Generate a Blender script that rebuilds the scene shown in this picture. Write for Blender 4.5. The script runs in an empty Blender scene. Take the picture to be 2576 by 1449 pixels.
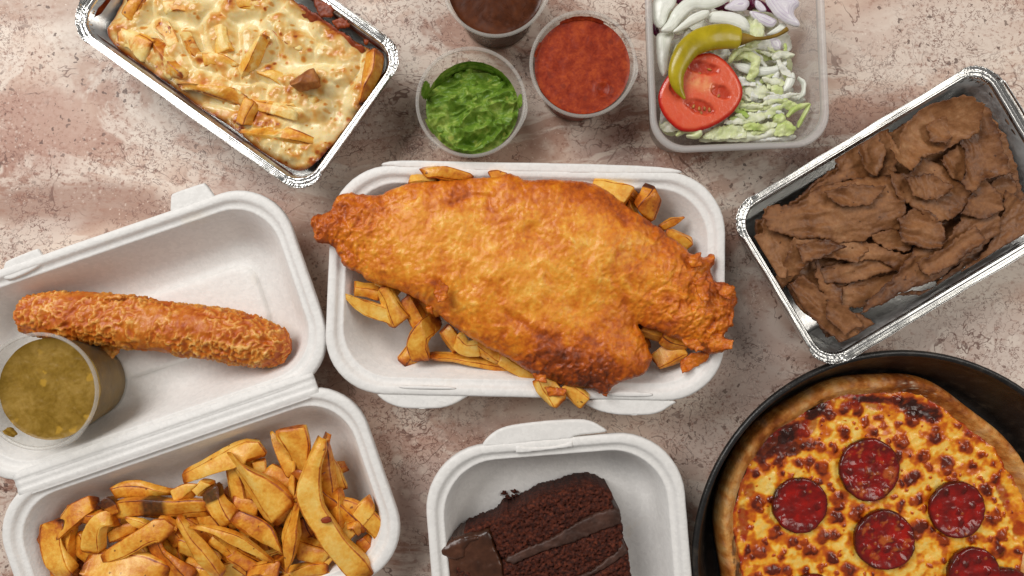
import bpy, math
import numpy as np

# ---------------------------------------------------------------- camera, world, lamps, exposure
S0 = 0.305            # millimetres on the table per unit of the measuring grid (grid 2576 x 1449)
HC = 503.0            # camera height above the table, mm
scene = bpy.context.scene
cam_data = bpy.data.cameras.new("camera")
cam_data.sensor_width = 36.0
cam_data.lens = 18.0 * HC / (1288.0 * S0)
cam_data.clip_start = 0.01
cam_data.clip_end = 20.0
cam = bpy.data.objects.new("camera", cam_data)
scene.collection.objects.link(cam)
cam.location = (0, 0, HC / 1000.0)
cam.rotation_euler = (0, 0, 0)
scene.camera = cam

world = bpy.data.worlds.new("World")
scene.world = world
world.use_nodes = True
bg = world.node_tree.nodes["Background"]
bg.inputs["Color"].default_value = (1.0, 0.965, 0.93, 1)
bg.inputs["Strength"].default_value = 0.22


def area_lamp(name, loc, target, sx, sy, power, col):
    ld = bpy.data.lights.new(name, 'AREA')
    ld.shape = 'RECTANGLE'
    ld.size = sx
    ld.size_y = sy
    ld.energy = power
    ld.color = col
    o = bpy.data.objects.new(name, ld)
    scene.collection.objects.link(o)
    o.location = loc
    d = np.array(target, float) - np.array(loc, float)
    d /= np.linalg.norm(d)
    from mathutils import Vector
    o.rotation_euler = Vector(d).to_track_quat('-Z', 'Y').to_euler()
    return o


area_lamp("window_light", (-0.95, 0.85, 1.35), (0.02, -0.02, 0.0), 1.1, 0.9, 30.5, (1.0, 0.975, 0.945))
area_lamp("side_fill_light", (1.10, 0.30, 1.30), (0.0, 0.0, 0.0), 0.9, 0.6, 9.0, (1.0, 0.95, 0.88))  # fill lamp added to brighten the foil rim of the right-hand tray

scene.view_settings.view_transform = 'Standard'
scene.view_settings.look = 'None'
scene.view_settings.exposure = -0.20
scene.view_settings.gamma = 1.0
scene.render.engine = 'CYCLES'
scene.cycles.max_bounces = 8
scene.cycles.transparent_max_bounces = 12
scene.cycles.use_denoising = True
scene.cycles.caustics_reflective = False
scene.cycles.caustics_refractive = False

# ---------------------------------------------------------------- measuring helpers
ZOOM = {0: (0, 0, 1.0), 1: (178.9, 0, 3.0), 2: (1001.8, 0, 2.25), 3: (1788.9, 161, 1.929), 4: (751.3, 375.7, 2.077),
        5: (0, 429.3, 2.532), 6: (0, 948.1, 2.4), 7: (1037.6, 1019.7, 3.375), 8: (1717.4, 858.7, 2.455),
        9: (1610, 0, 3.767), 10: (1037.6, 89.4, 4.38), 11: (0, 697.7, 3.349), 12: (1055.5, 1198.6, 4.645)}


def G(pts, sheet_id=0):
    """measured points -> common grid"""
    ox, oy, s = ZOOM[sheet_id]
    p = np.array(pts, float).reshape(-1, 2)
    return p / s + np.array([ox, oy])


def W(p, z=0.0):
    """grid points at height z (mm) -> table millimetres"""
    p = np.asarray(p, float)
    k = (1 - np.asarray(z, float) / HC)
    return np.stack([(p[..., 0] - 1288) * S0 * k, (724.5 - p[..., 1]) * S0 * k], -1)


def GW(pts, sheet_id, z=0.0):
    return W(G(pts, sheet_id), z)


# ---------------------------------------------------------------- noise
_r = np.random.default_rng(11)
_perm = _r.permutation(256)
_perm = np.concatenate([_perm, _perm, _perm])
_grad = _r.normal(size=(256, 3))
_grad /= np.linalg.norm(_grad, axis=1)[:, None]


def pn(p):
    i = np.floor(p).astype(np.int64)
    f = p - i
    u = f * f * f * (f * (f * 6 - 15) + 10)
    i &= 255

    def gr(a, b, c):
        h = _perm[_perm[_perm[(i[:, 0] + a) & 255] + ((i[:, 1] + b) & 255)] + ((i[:, 2] + c) & 255)]
        g = _grad[h]
        return g[:, 0] * (f[:, 0] - a) + g[:, 1] * (f[:, 1] - b) + g[:, 2] * (f[:, 2] - c)
    def lerp(b, c):
        g0 = gr(0, b, c)
        return g0 + u[:, 0] * (gr(1, b, c) - g0)
    x0, x1, x2, x3 = lerp(0, 0), lerp(1, 0), lerp(0, 1), lerp(1, 1)
    y0 = x0 + u[:, 1] * (x1 - x0)
    y1 = x2 + u[:, 1] * (x3 - x2)
    return (y0 + u[:, 2] * (y1 - y0)) * 1.6


def to3(p):
    p = np.asarray(p, float)
    if p.shape[1] == 2:
        p = np.concatenate([p, np.zeros((len(p), 1))], 1)
    return p


def fbm(p, size, octs=4, seed=0, gain=0.5):
    """size: feature size in mm"""
    q = to3(p) / size + np.array([seed * 17.31 + 3.3, seed * 7.77 + 9.1, seed * 3.19 + 5.7])
    a, s, tot = 1.0, 0.0, 0.0
    for _ in range(octs):
        s = s + a * pn(q)
        tot += a
        a *= gain
        q = q * 2.03 + 11.7
    return s / tot


def ridge(p, size, octs=3, seed=0):
    q = to3(p) / size + np.array([seed * 13.31 + 1.3, seed * 5.77 + 2.1, seed * 9.19 + 4.7])
    a, s, tot = 1.0, 0.0, 0.0
    for _ in range(octs):
        s = s + a * (1 - np.abs(pn(q)) * 1.6)
        tot += a
        a *= 0.5
        q = q * 2.03 + 7.7
    return s / tot


def worley(p, size, seed=0):
    """2-D cells: distance to nearest centre (in cells) and a random value of that cell"""
    q = np.asarray(p, float)[:, :2] / size + seed * 31.7
    i = np.floor(q).astype(np.int64)
    best = np.full(len(q), 9.0)
    val = np.zeros(len(q))
    for a in (-1, 0, 1):
        for b in (-1, 0, 1):
            ci = i + np.array([a, b])
            h = _perm[_perm[ci[:, 0] & 255] + (ci[:, 1] & 255)]
            h2 = _perm[h + 37]
            c = ci + np.stack([h / 255.0, h2 / 255.0], 1) * 0.9
            d = np.hypot(*(q - c).T)
            m = d < best
            best = np.where(m, d, best)
            val = np.where(m, _perm[h + 91] / 255.0, val)
    return best, val


def sm(x, a, b):
    t = np.clip((x - a) / (b - a), 0, 1)
    return t * t * (3 - 2 * t)


# ---------------------------------------------------------------- outlines
def chaikin(poly, n=2, closed=True):
    p = np.asarray(poly, float)
    for _ in range(n):
        if closed:
            q = np.roll(p, -1, 0)
            p = np.stack([p * .75 + q * .25, p * .25 + q * .75], 1).reshape(-1, p.shape[1])
        else:
            a, b = p[:-1], p[1:]
            m = np.stack([a * .75 + b * .25, a * .25 + b * .75], 1).reshape(-1, p.shape[1])
            p = np.concatenate([p[:1], m, p[-1:]])
    return p


def resample(p, n, closed=True):
    p = np.asarray(p, float)
    q = np.concatenate([p, p[:1]]) if closed else p
    L = np.concatenate([[0], np.cumsum(np.linalg.norm(np.diff(q, axis=0), axis=1))])
    t = np.linspace(0, L[-1], n, endpoint=not closed)
    return np.stack([np.interp(t, L, q[:, k]) for k in range(q.shape[1])], 1)


def spline(p, n):
    p = np.asarray(p, float)
    if len(p) == 2:
        return resample(p, n, False)
    P = np.concatenate([[2 * p[0] - p[1]], p, [2 * p[-1] - p[-2]]])
    out = []
    m = 16
    for i in range(1, len(P) - 2):
        a, b, c, d = P[i - 1], P[i], P[i + 1], P[i + 2]
        for t in np.linspace(0, 1, m, endpoint=False):
            out.append(.5 * ((2 * b) + (-a + c) * t + (2 * a - 5 * b + 4 * c - d) * t * t + (-a + 3 * b - 3 * c + d) * t ** 3))
    out.append(P[-2])
    return resample(np.array(out), n, False)


def jag(poly, n, amp, size, seed, octs=3):
    """resample an outline and make its edge ragged"""
    p = resample(poly, n)
    t = np.roll(p, -1, 0) - np.roll(p, 1, 0)
    t /= np.linalg.norm(t, axis=1)[:, None] + 1e-9
    nr = np.stack([t[:, 1], -t[:, 0]], 1)
    return p + nr * (amp * fbm(p, size, octs, seed, 0.6))[:, None]


def sdf(P, poly):
    if len(poly) > 200 and len(P) > 4000:
        co = poly[::4]
        d, near = sdf(P, co)
        seg = np.linalg.norm(np.diff(poly, axis=0), axis=1).max() * 10
        m = np.abs(d) < seg
        if m.any():
            d[m], near[m] = sdf_full(P[m], poly)
        return d, near
    return sdf_full(P, poly)


def sdf_full(P, poly):
    ax, ay = poly[:, 0][None], poly[:, 1][None]
    bx, by = np.roll(poly[:, 0], -1)[None], np.roll(poly[:, 1], -1)[None]
    ex, ey = bx - ax, by - ay
    inv = 1.0 / (ex * ex + ey * ey + 1e-12)
    slope = ex / np.where(np.abs(ey) < 1e-12, 1e-12, ey)
    d = np.empty(len(P))
    near = np.empty((len(P), 2))
    step = max(1, 250_000 // len(poly))
    for s in range(0, len(P), step):
        px, py = P[s:s + step, 0:1], P[s:s + step, 1:2]
        wx, wy = px - ax, py - ay
        t = np.clip((wx * ex + wy * ey) * inv, 0, 1)
        dx, dy = wx - t * ex, wy - t * ey
        q = dx * dx + dy * dy
        j = q.argmin(1)
        r = np.arange(len(px))
        ins = (((ay > py) != (by > py)) & (wx < wy * slope)).sum(1) % 2 == 1
        dd = np.sqrt(q[r, j])
        d[s:s + step] = np.where(ins, dd, -dd)
        near[s:s + step, 0] = px[:, 0] - dx[r, j]
        near[s:s + step, 1] = py[:, 0] - dy[r, j]
    return d, near


def sheet(poly, cell):
    """regular grid cut to an outline: points, quads, distance from the edge, edge mask"""
    mn = poly.min(0) - cell
    mx = poly.max(0) + cell
    xs = np.arange(mn[0], mx[0] + cell, cell)
    ys = np.arange(mn[1], mx[1] + cell, cell)
    X, Y = np.meshgrid(xs, ys, indexing='ij')
    P = np.stack([X.ravel(), Y.ravel()], 1)
    d, near = sdf(P, poly)
    ins = d > 0
    ny = len(ys)
    idx = np.arange(len(P)).reshape(X.shape)
    q = np.stack([idx[:-1, :-1], idx[1:, :-1], idx[1:, 1:], idx[:-1, 1:]], -1).reshape(-1, 4)
    q = q[ins[q].any(1)]
    used = np.unique(q)
    m = np.full(len(P), -1)
    m[used] = np.arange(len(used))
    pts = np.where(ins[used][:, None], P[used], near[used])
    return pts, m[q], np.where(ins[used], d[used], 0.0), ~ins[used]


# ---------------------------------------------------------------- objects
COL = scene.collection


def tag(o, label=None, cat=None, group=None, kind=None):
    if label:
        o["label"] = label
    if cat:
        o["category"] = cat
    if group:
        o["group"] = group
    if kind:
        o["kind"] = kind
    return o


def thing(name, xyz, label, cat, group=None):
    o = bpy.data.objects.new(name, None)
    COL.objects.link(o)
    o.empty_display_size = 0.01
    o.location = (xyz[0] / 1000, xyz[1] / 1000, xyz[2] / 1000)
    o["org"] = [float(v) for v in xyz]
    return tag(o, label, cat, group)


def mk(name, V, F, mat, parent=None, attrs=None, smooth=True, origin=None):
    V = np.asarray(V, float)
    if origin is None:
        if parent is not None:
            origin = None
        else:
            origin = (V[:, 0].mean(), V[:, 1].mean(), V[:, 2].min())
    if parent is not None:
        base = np.zeros(3)
        p = parent
        while p is not None:
            base += np.array(p["org"]) if "org" in p else 0
            p = p.parent
        L = V - base
    else:
        base = np.array(origin, float)
        L = V - base
    me = bpy.data.meshes.new(name)
    F = F.tolist() if hasattr(F, "tolist") else F
    me.from_pydata((L / 1000.0).tolist(), [], F)
    me.update()
    if smooth:
        me.polygons.foreach_set("use_smooth", np.ones(len(me.polygons), bool))
    for k, a in (attrs or {}).items():
        at = me.attributes.new(k, 'FLOAT', 'POINT')
        at.data.foreach_set("value", np.asarray(a, np.float32))
    me.materials.append(mat)
    o = bpy.data.objects.new(name, me)
    COL.objects.link(o)
    if parent is not None:
        o.parent = parent
        o["org"] = [0.0, 0.0, 0.0]
    else:
        o.location = tuple(base / 1000)
        o["org"] = [float(v) for v in base]
    return o


def loft(loops, cap0=True, cap1=True, closed=True):
    n = len(loops[0])
    V = np.concatenate(loops)
    F = []
    for k in range(len(loops) - 1):
        a = k * n
        for i in range(n if closed else n - 1):
            j = (i + 1) % n
            F.append([a + i, a + j, a + n + j, a + n + i])
    if cap0:
        F.append(list(range(n))[::-1])
    if cap1:
        F.append(list(range((len(loops) - 1) * n, len(loops) * n)))
    return V, F


def slab(poly, cell, top, bot, ew=.5):
    """closed solid over an outline; top(p,d), bot(p,d) give z; returns V,F,(p,d) of all vertices, n of top"""
    p, q, d, edge = sheet(poly, cell)
    zt = top(p, d)
    n = len(p)
    zb = bot(p, d)
    m = np.arange(n)
    inner = np.where(~edge)[0]
    m2 = m.copy()
    m2[inner] = n + np.arange(len(inner))
    V = np.concatenate([np.column_stack([p, np.where(edge, ew * zt + (1 - ew) * zb, zt)]), np.column_stack([p[inner], zb[inner]])])
    F = np.concatenate([q, m2[q][:, ::-1]])
    pp = np.concatenate([p, p[inner]])
    dd = np.concatenate([d, d[inner]])
    return V, F, pp, dd, n


def rrect(w, h, r, nc=10, ns=8):
    """rounded rectangle, counter-clockwise; also the corner weight and corner angle of each point"""
    r = min(r, w / 2 - .01, h / 2 - .01)
    pts, cw, ca = [], [], []
    cs = [(w / 2 - r, h / 2 - r, 0), (-w / 2 + r, h / 2 - r, 90), (-w / 2 + r, -h / 2 + r, 180), (w / 2 - r, -h / 2 + r, 270)]
    for k, (cx, cy, a0) in enumerate(cs):
        for t in np.linspace(0, 90, nc):
            a = math.radians(a0 + t)
            pts.append((cx + r * math.cos(a), cy + r * math.sin(a)))
            cw.append(math.sin(math.radians(t) * 2) ** .35 if 0 < t < 90 else 0)
            ca.append(t + a0)
        nx = cs[(k + 1) % 4]
        a = math.radians(a0 + 90)
        p0 = np.array([cx + r * math.cos(a), cy + r * math.sin(a)])
        p1 = np.array([nx[0] + r * math.cos(a), nx[1] + r * math.sin(a)])
        for t in np.linspace(0, 1, ns + 2)[1:-1]:
            pts.append(tuple(p0 + (p1 - p0) * t))
            cw.append(0)
            ca.append(a0 + 90)
    return np.array(pts), np.array(cw), np.array(ca)


def rot(p, deg):
    a = math.radians(deg)
    c, s = math.cos(a), math.sin(a)
    return np.stack([p[..., 0] * c - p[..., 1] * s, p[..., 0] * s + p[..., 1] * c], -1)


def lathe(prof, n=64, wob=None):
    """profile [(r,z)...] around the vertical axis; open ends"""
    a = np.linspace(0, 2 * math.pi, n, endpoint=False)
    loops = []
    for r, z in prof:
        loops.append(np.column_stack([np.cos(a) * r, np.sin(a) * r, np.full(n, z)]))
    return loops


def tube(path, half_w, half_t, nsec=16, power=3.0, roll=0.0, cap=True):
    """rounded-box section swept on a 3-D path; half_w/half_t arrays per ring. Returns V,F,theta,t"""
    path = np.asarray(path, float)
    n = len(path)
    T = np.gradient(path, axis=0)
    T /= np.linalg.norm(T, axis=1)[:, None] + 1e-9
    up = np.array([0, 0, 1.0])
    Sd = np.cross(T, up)
    Sd /= np.linalg.norm(Sd, axis=1)[:, None] + 1e-9
    U = np.cross(Sd, T)
    th = np.linspace(0, 2 * math.pi, nsec, endpoint=False) + math.pi / nsec
    c = np.sign(np.cos(th)) * np.abs(np.cos(th)) ** (2 / power)
    s = np.sign(np.sin(th)) * np.abs(np.sin(th)) ** (2 / power)
    roll = np.broadcast_to(np.asarray(roll, float), (n,))
    loops = []
    for i in range(n):
        a = c * half_w[i]
        b = s * half_t[i]
        cr, sr = math.cos(roll[i]), math.sin(roll[i])
        x = a * cr - b * sr
        y = a * sr + b * cr
        loops.append(path[i] + x[:, None] * Sd[i] + y[:, None] * U[i])
    V, F = loft(loops, False, False)
    if cap:
        V = np.concatenate([V, path[:1] - T[0] * half_t[0] * .15, path[-1:] + T[-1] * half_t[-1] * .15])
        m = n * nsec
        for i in range(nsec):
            j = (i + 1) % nsec
            F.append([m, j, i])
            F.append([m + 1, (n - 1) * nsec + i, (n - 1) * nsec + j])
    TH = np.concatenate([np.tile(th, n), [0, 0]])[:len(V)]
    TT = np.concatenate([np.repeat(np.linspace(0, 1, n), nsec), [0, 1]])[:len(V)]
    return V, F, TH, TT


def ribbon(path, width, thick, arch=0.0, ripple=0.0, rsize=6.0, seed=0, ns=9):
    """thin curved strip: a section of ns points across, top and bottom skins"""
    path = np.asarray(path, float)
    n = len(path)
    T = np.gradient(path, axis=0)
    T /= np.linalg.norm(T, axis=1)[:, None] + 1e-9
    Sd = np.cross(T, np.array([0, 0, 1.0]))
    Sd /= np.linalg.norm(Sd, axis=1)[:, None] + 1e-9
    U = np.cross(Sd, T)
    s = np.linspace(-1, 1, ns)
    th = thick * np.sqrt(np.clip(1 - s ** 4, 0.02, 1)) * .5
    top, bot = [], []
    for i in range(n):
        base = path[i] + s[:, None] * (width[i] * .5) * Sd[i] + (arch * (1 - s ** 2))[:, None] * U[i]
        if ripple:
            base = base + (ripple * fbm(base, rsize, 2, seed))[:, None] * U[i]
        top.append(base + th[:, None] * U[i])
        bot.append((base - th[:, None] * U[i])[::-1])
    loops = [np.concatenate([a, b]) for a, b in zip(top, bot)]
    V, F = loft(loops, True, True)
    TT = np.repeat(np.linspace(0, 1, n), 2 * ns)
    SS = np.tile(np.concatenate([s, s[::-1]]), n)
    return V, F, TT, SS


# ---------------------------------------------------------------- materials
def lin(r, g, b):
    f = lambda c: c / 12.92 if c <= 0.04045 else ((c + 0.055) / 1.055) ** 2.4
    return (f(r / 255), f(g / 255), f(b / 255), 1.0)


class Mat:
    def __init__(s, name, vary=False):
        s.m = bpy.data.materials.new(name)
        s.m.use_nodes = True
        s.nt = s.m.node_tree
        s.b = s.nt.nodes["Principled BSDF"]
        s.out = s.nt.nodes["Material Output"]
        tc = s.nt.nodes.new("ShaderNodeTexCoord")
        s.vec = tc.outputs["Object"]
        if vary:
            oi = s.nt.nodes.new("ShaderNodeObjectInfo")
            s.rand = oi.outputs["Random"]
            v = s.nt.nodes.new("ShaderNodeVectorMath")
            v.operation = 'ADD'
            s.nt.links.new(s.vec, v.inputs[0])
            mm = s.math('MULTIPLY', s.rand, 3.0)
            s.nt.links.new(mm, v.inputs[1])
            s.vec = v.outputs[0]

    def _in(s, sock, v):
        if v is None:
            return
        if hasattr(v, "is_output"):
            s.nt.links.new(v, sock)
        else:
            sock.default_value = v

    def math(s, op, a, b=None, c=None, clamp=False):
        n = s.nt.nodes.new("ShaderNodeMath")
        n.operation = op
        n.use_clamp = clamp
        s._in(n.inputs[0], a)
        s._in(n.inputs[1], b)
        s._in(n.inputs[2], c)
        return n.outputs[0]

    def noise(s, scale, detail=3, rough=.5, dist=0, vec=None, color=False):
        n = s.nt.nodes.new("ShaderNodeTexNoise")
        s._in(n.inputs["Vector"], vec or s.vec)
        n.inputs["Scale"].default_value = scale
        n.inputs["Detail"].default_value = detail
        n.inputs["Roughness"].default_value = rough
        n.inputs["Distortion"].default_value = dist
        return n.outputs["Color" if color else "Fac"]

    def vor(s, scale, feature='F1', vec=None, out="Distance", rnd=1.0):
        n = s.nt.nodes.new("ShaderNodeTexVoronoi")
        n.feature = feature
        s._in(n.inputs["Vector"], vec or s.vec)
        n.inputs["Scale"].default_value = scale
        n.inputs["Randomness"].default_value = rnd
        return n.outputs[out]

    def attr(s, name):
        n = s.nt.nodes.new("ShaderNodeAttribute")
        n.attribute_name = name
        return n.outputs["Fac"]

    def ramp(s, fac, stops, interp='LINEAR'):
        n = s.nt.nodes.new("ShaderNodeValToRGB")
        n.color_ramp.interpolation = interp
        e = n.color_ramp.elements
        while len(e) < len(stops):
            e.new(0.5)
        for i, (p, c) in enumerate(stops):
            e[i].position = p
            e[i].color = c if hasattr(c, "__len__") else (c, c, c, 1)
        s._in(n.inputs[0], fac)
        return n.outputs[0]

    def mix(s, fac, a, b, mode='MIX'):
        n = s.nt.nodes.new("ShaderNodeMix")
        n.data_type = 'RGBA'
        n.blend_type = mode
        s._in(n.inputs[0], fac)
        s._in(n.inputs[6], a)
        s._in(n.inputs[7], b)
        return n.outputs[2]

    def mrange(s, v, a, b, c=0.0, d=1.0, smooth=True):
        n = s.nt.nodes.new("ShaderNodeMapRange")
        n.interpolation_type = 'SMOOTHSTEP' if smooth else 'LINEAR'
        s._in(n.inputs[0], v)
        for i, x in enumerate((a, b, c, d)):
            n.inputs[1 + i].default_value = x
        return n.outputs[0]

    def vadd(s, a, b, scale=None):
        n = s.nt.nodes.new("ShaderNodeVectorMath")
        if scale is not None:
            sc = s.nt.nodes.new("ShaderNodeVectorMath")
            sc.operation = 'SCALE'
            s._in(sc.inputs[0], b)
            sc.inputs[3].default_value = scale
            b = sc.outputs[0]
        n.operation = 'ADD'
        s._in(n.inputs[0], a)
        s._in(n.inputs[1], b)
        return n.outputs[0]

    def mapping(s, scale=(1, 1, 1), rotz=0.0, loc=(0, 0, 0), vec=None):
        n = s.nt.nodes.new("ShaderNodeMapping")
        s._in(n.inputs["Vector"], vec or s.vec)
        n.inputs["Scale"].default_value = scale
        n.inputs["Rotation"].default_value = (0, 0, rotz)
        n.inputs["Location"].default_value = loc
        return n.outputs[0]

    def bump(s, h, strength=.3, dist=.001, normal=None):
        n = s.nt.nodes.new("ShaderNodeBump")
        n.inputs["Strength"].default_value = strength
        n.inputs["Distance"].default_value = dist
        s._in(n.inputs["Height"], h)
        s._in(n.inputs["Normal"], normal)
        return n.outputs[0]

    def set(s, **kw):
        names = dict(color="Base Color", rough="Roughness", metal="Metallic", normal="Normal", sss="Subsurface Weight",
                     ssr="Subsurface Radius", sscale="Subsurface Scale", spec="Specular IOR Level", coat="Coat Weight",
                     coatr="Coat Roughness", trans="Transmission Weight", ior="IOR", sheen="Sheen Weight")
        for k, v in kw.items():
            s._in(s.b.inputs[names[k]], v)
        return s.m
# ---------------------------------------------------------------- the materials
def mat_table():
    t = Mat("printed_stone")
    v = t.vec
    warp = t.noise(7.0, 4, .55, color=True)
    vw = t.vadd(v, warp, .05)
    # flowing bands
    band = t.noise(5.5, 6, .62, .6, t.mapping((0.75, 1.9, 1), math.radians(-14), vec=vw))
    col = t.ramp(band, [(.30, lin(156, 120, 106)), (.42, lin(188, 154, 140)), (.50, lin(206, 180, 166)), (.58, lin(222, 204, 192)), (.68, lin(236, 226, 216))])
    cloud = t.noise(16, 5, .6, .3, vw)
    col = t.mix(t.mrange(cloud, .50, .66, 0, .75), col, lin(236, 227, 218))
    col = t.mix(t.mrange(t.noise(11, 4, .6, .4, t.mapping(loc=(3, 1, 0), vec=vw)), .56, .74, 0, .6), col, lin(170, 136, 121))
    col = t.mix(t.mrange(t.noise(6, 3, .6, 0, t.mapping(loc=(9, 4, 0), vec=vw)), .56, .70, 0, .45), col, lin(190, 182, 184))
    # large patches of the stone's own pattern

    def blob(col, gx, gy, rx, ry, c, amt, ang=0.0):
        x, y = W(np.array([gx, gy])) / 1000
        r = S0 / 1000
        m = t.nt.nodes.new("ShaderNodeMapping")
        m.vector_type = 'TEXTURE'
        t.nt.links.new(vw, m.inputs[0])
        m.inputs["Location"].default_value = (x + .025, y + .025, .025)
        m.inputs["Rotation"].default_value = (0, 0, math.radians(ang))
        m.inputs["Scale"].default_value = (rx * r, ry * r, 1)
        ln = t.nt.nodes.new("ShaderNodeVectorMath")
        ln.operation = 'LENGTH'
        t.nt.links.new(m.outputs[0], ln.inputs[0])
        return t.mix(t.mrange(ln.outputs["Value"], .55, 1.05, amt, 0.0), col, lin(*c))
    vein = t.noise(4.2, 6, .66, 1.1, t.mapping((.8, 2.0, 1), math.radians(-20), (2, 5, 0), vw))
    col = t.mix(t.mrange(t.math('ABSOLUTE', t.math('SUBTRACT', vein, .5)), .008, .05, .7, 0), col, lin(238, 230, 222))
    col = blob(col, 190, 505, 330, 75, (160, 124, 110), .75, -6)
    col = blob(col, 40, 585, 230, 60, (219, 207, 200), .8, 10)
    col = blob(col, 60, 330, 200, 110, (186, 150, 138), .6, 0)
    col = blob(col, 80, 20, 260, 70, (172, 140, 124), .55, 0)
    col = blob(col, 640, 520, 130, 130, (178, 146, 136), .5, 0)
    col = blob(col, 980, 300, 130, 120, (182, 150, 140), .45, 0)
    col = blob(col, 2300, 90, 330, 120, (224, 212, 204), .7, 5)
    col = blob(col, 2200, 250, 160, 40, (184, 140, 122), .55, 8)
    col = blob(col, 1880, 900, 190, 160, (208, 190, 183), .7, 0)
    col = blob(col, 2450, 860, 220, 140, (208, 192, 186), .6, 0)
    col = blob(col, 1150, 1090, 330, 40, (190, 156, 146), .5, 5)
    col = blob(col, 1080, 1230, 180, 120, (218, 202, 196), .75, 0)
    col = blob(col, 1740, 1110, 160, 90, (206, 184, 176), .5, 0)
    # grainy small pale pebbles and reddish crumbs
    vw2 = t.vadd(v, t.noise(70, 3, .6, color=True), .006)
    peb = t.vor(210, 'F1', vw2)
    pm = t.mrange(t.noise(14, 3, .55, 0, t.mapping(loc=(5, 7, 0))), .44, .60)
    col = t.mix(t.math('MULTIPLY', t.mrange(peb, .30, .12), t.math('MULTIPLY', pm, .55)), col, lin(229, 217, 209))
    fine = t.noise(330, 4, .65)
    col = t.mix(t.math('MULTIPLY', t.mrange(fine, .53, .64), t.math('MULTIPLY', pm, .75)), col, lin(146, 104, 92))
    col = t.mix(t.math('MULTIPLY', t.mrange(t.noise(160, 4, .6, 0, t.mapping((1, 1.7, 1), .3)), .56, .66), .45), col, lin(160, 116, 100))
    big = t.vor(55, 'F1', t.vadd(v, t.noise(40, 3, .6, color=True), .012))
    bm = t.mrange(t.noise(9, 2, .5, 0, t.mapping(loc=(1, 12, 0))), .52, .64)
    ring = t.math('MULTIPLY', t.mrange(t.math('ABSOLUTE', t.math('SUBTRACT', big, .36)), .02, .07, 1, 0), t.math('MULTIPLY', bm, .5))
    col = t.mix(t.math('MULTIPLY', ring, .25), col, lin(134, 98, 86))
    col = t.mix(t.math('MULTIPLY', t.mrange(big, .34, .22), t.math('MULTIPLY', bm, .75)), col, lin(234, 224, 216))
    # outlined squiggles: contour lines of a noise field, only in patches
    n1 = t.noise(62, 3, .62, .7, vw)
    ln1 = t.mrange(t.math('ABSOLUTE', t.math('SUBTRACT', n1, .5)), .006, .018, 1, 0)
    pm1 = t.mrange(t.noise(10, 3, .6, 0, t.mapping(loc=(2, 3, 0), vec=vw)), .50, .60)
    col = t.mix(t.math('MULTIPLY', ln1, t.math('MULTIPLY', pm1, .55)), col, lin(104, 72, 64))
    n2 = t.noise(150, 3, .6, .5)
    ln2 = t.mrange(t.math('ABSOLUTE', t.math('SUBTRACT', n2, .47)), .008, .024, 1, 0)
    col = t.mix(t.math('MULTIPLY', ln2, t.math('MULTIPLY', t.mrange(t.noise(13, 3, .6, 0, t.mapping(loc=(8, 3, 0))), .45, .56), .75)), col, lin(116, 80, 70))
    fs = t.vor(300, 'F1', t.vadd(v, t.noise(260, 2, .6, color=True), .005))
    fm = t.mrange(t.noise(16, 4, .6, 0, t.mapping(loc=(11, 5, 0))), .42, .58)
    col = t.mix(t.math('MULTIPLY', t.mrange(fs, .22, .10), t.math('MULTIPLY', fm, .75)), col, lin(238, 228, 218))
    fs2 = t.vor(260, 'F1', t.vadd(t.mapping(loc=(3, 3, 0)), t.noise(240, 2, .6, color=True), .006))
    col = t.mix(t.math('MULTIPLY', t.mrange(fs2, .20, .08), t.math('MULTIPLY', t.mrange(t.noise(10, 4, .6, 0, t.mapping(loc=(1, 8, 0))), .46, .60), .6)), col, lin(106, 74, 64))
    # dark pits
    pv = t.vadd(v, t.noise(160, 3, .6, color=True), .009)
    pit = t.vor(185, 'F1', pv)
    pr = t.vor(185, 'F1', pv, "Color")
    sep = t.nt.nodes.new("ShaderNodeSeparateColor")
    t.nt.links.new(pr, sep.inputs[0])
    size = t.mrange(sep.outputs[0], .35, 1.0, .02, .36, False)
    pitm = t.mrange(t.math('SUBTRACT', size, pit), 0, .06)
    dens = t.mrange(t.noise(8, 3, .6, 0, t.mapping(loc=(4, 9, 0), vec=vw)), .47, .60)
    col = t.mix(t.math('MULTIPLY', pitm, t.math('MULTIPLY', dens, .8)), col, lin(92, 68, 60))
    # long cracks
    cr = t.noise(11, 5, .6, .5, t.mapping(loc=(6, 2, 0), vec=vw))
    cl = t.mrange(t.math('ABSOLUTE', t.math('SUBTRACT', cr, .5)), .0015, .006, 1, 0)
    col = t.mix(t.math('MULTIPLY', cl, t.mrange(t.noise(18, 3, .6), .46, .56, 0, .8)), col, lin(112, 80, 70))
    rough = t.mrange(fine, .3, .7, .38, .55)
    col = t.mix(1.0, col, (1.0, .945, .89, 1), 'MULTIPLY')
    return t.set(color=col, rough=rough, spec=.35, normal=t.bump(fine, .05, .0004))


def mat_foam():
    t = Mat("expanded_polystyrene", True)
    cells = t.vor(430, 'F1')
    nz = t.noise(900, 2)
    h = t.math('ADD', t.math('MULTIPLY', cells, .6), t.math('MULTIPLY', nz, .6))
    st = t.mrange(t.noise(26, 4, .65, .4), .62, .78, 0, .28)
    bead = t.vor(380, 'F1', None, 'Color')
    sp = t.nt.nodes.new('ShaderNodeSeparateColor')
    t.nt.links.new(bead, sp.inputs[0])
    col = t.mix(sp.outputs[0], lin(231, 229, 226), lin(239, 237, 234))
    col = t.mix(st, col, lin(228, 210, 180))
    return t.set(color=col, rough=.5, spec=.35, normal=t.bump(t.math('ADD', h, t.math('MULTIPLY', t.noise(45, 3, .6), .7)), .30, .0006))


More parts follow.
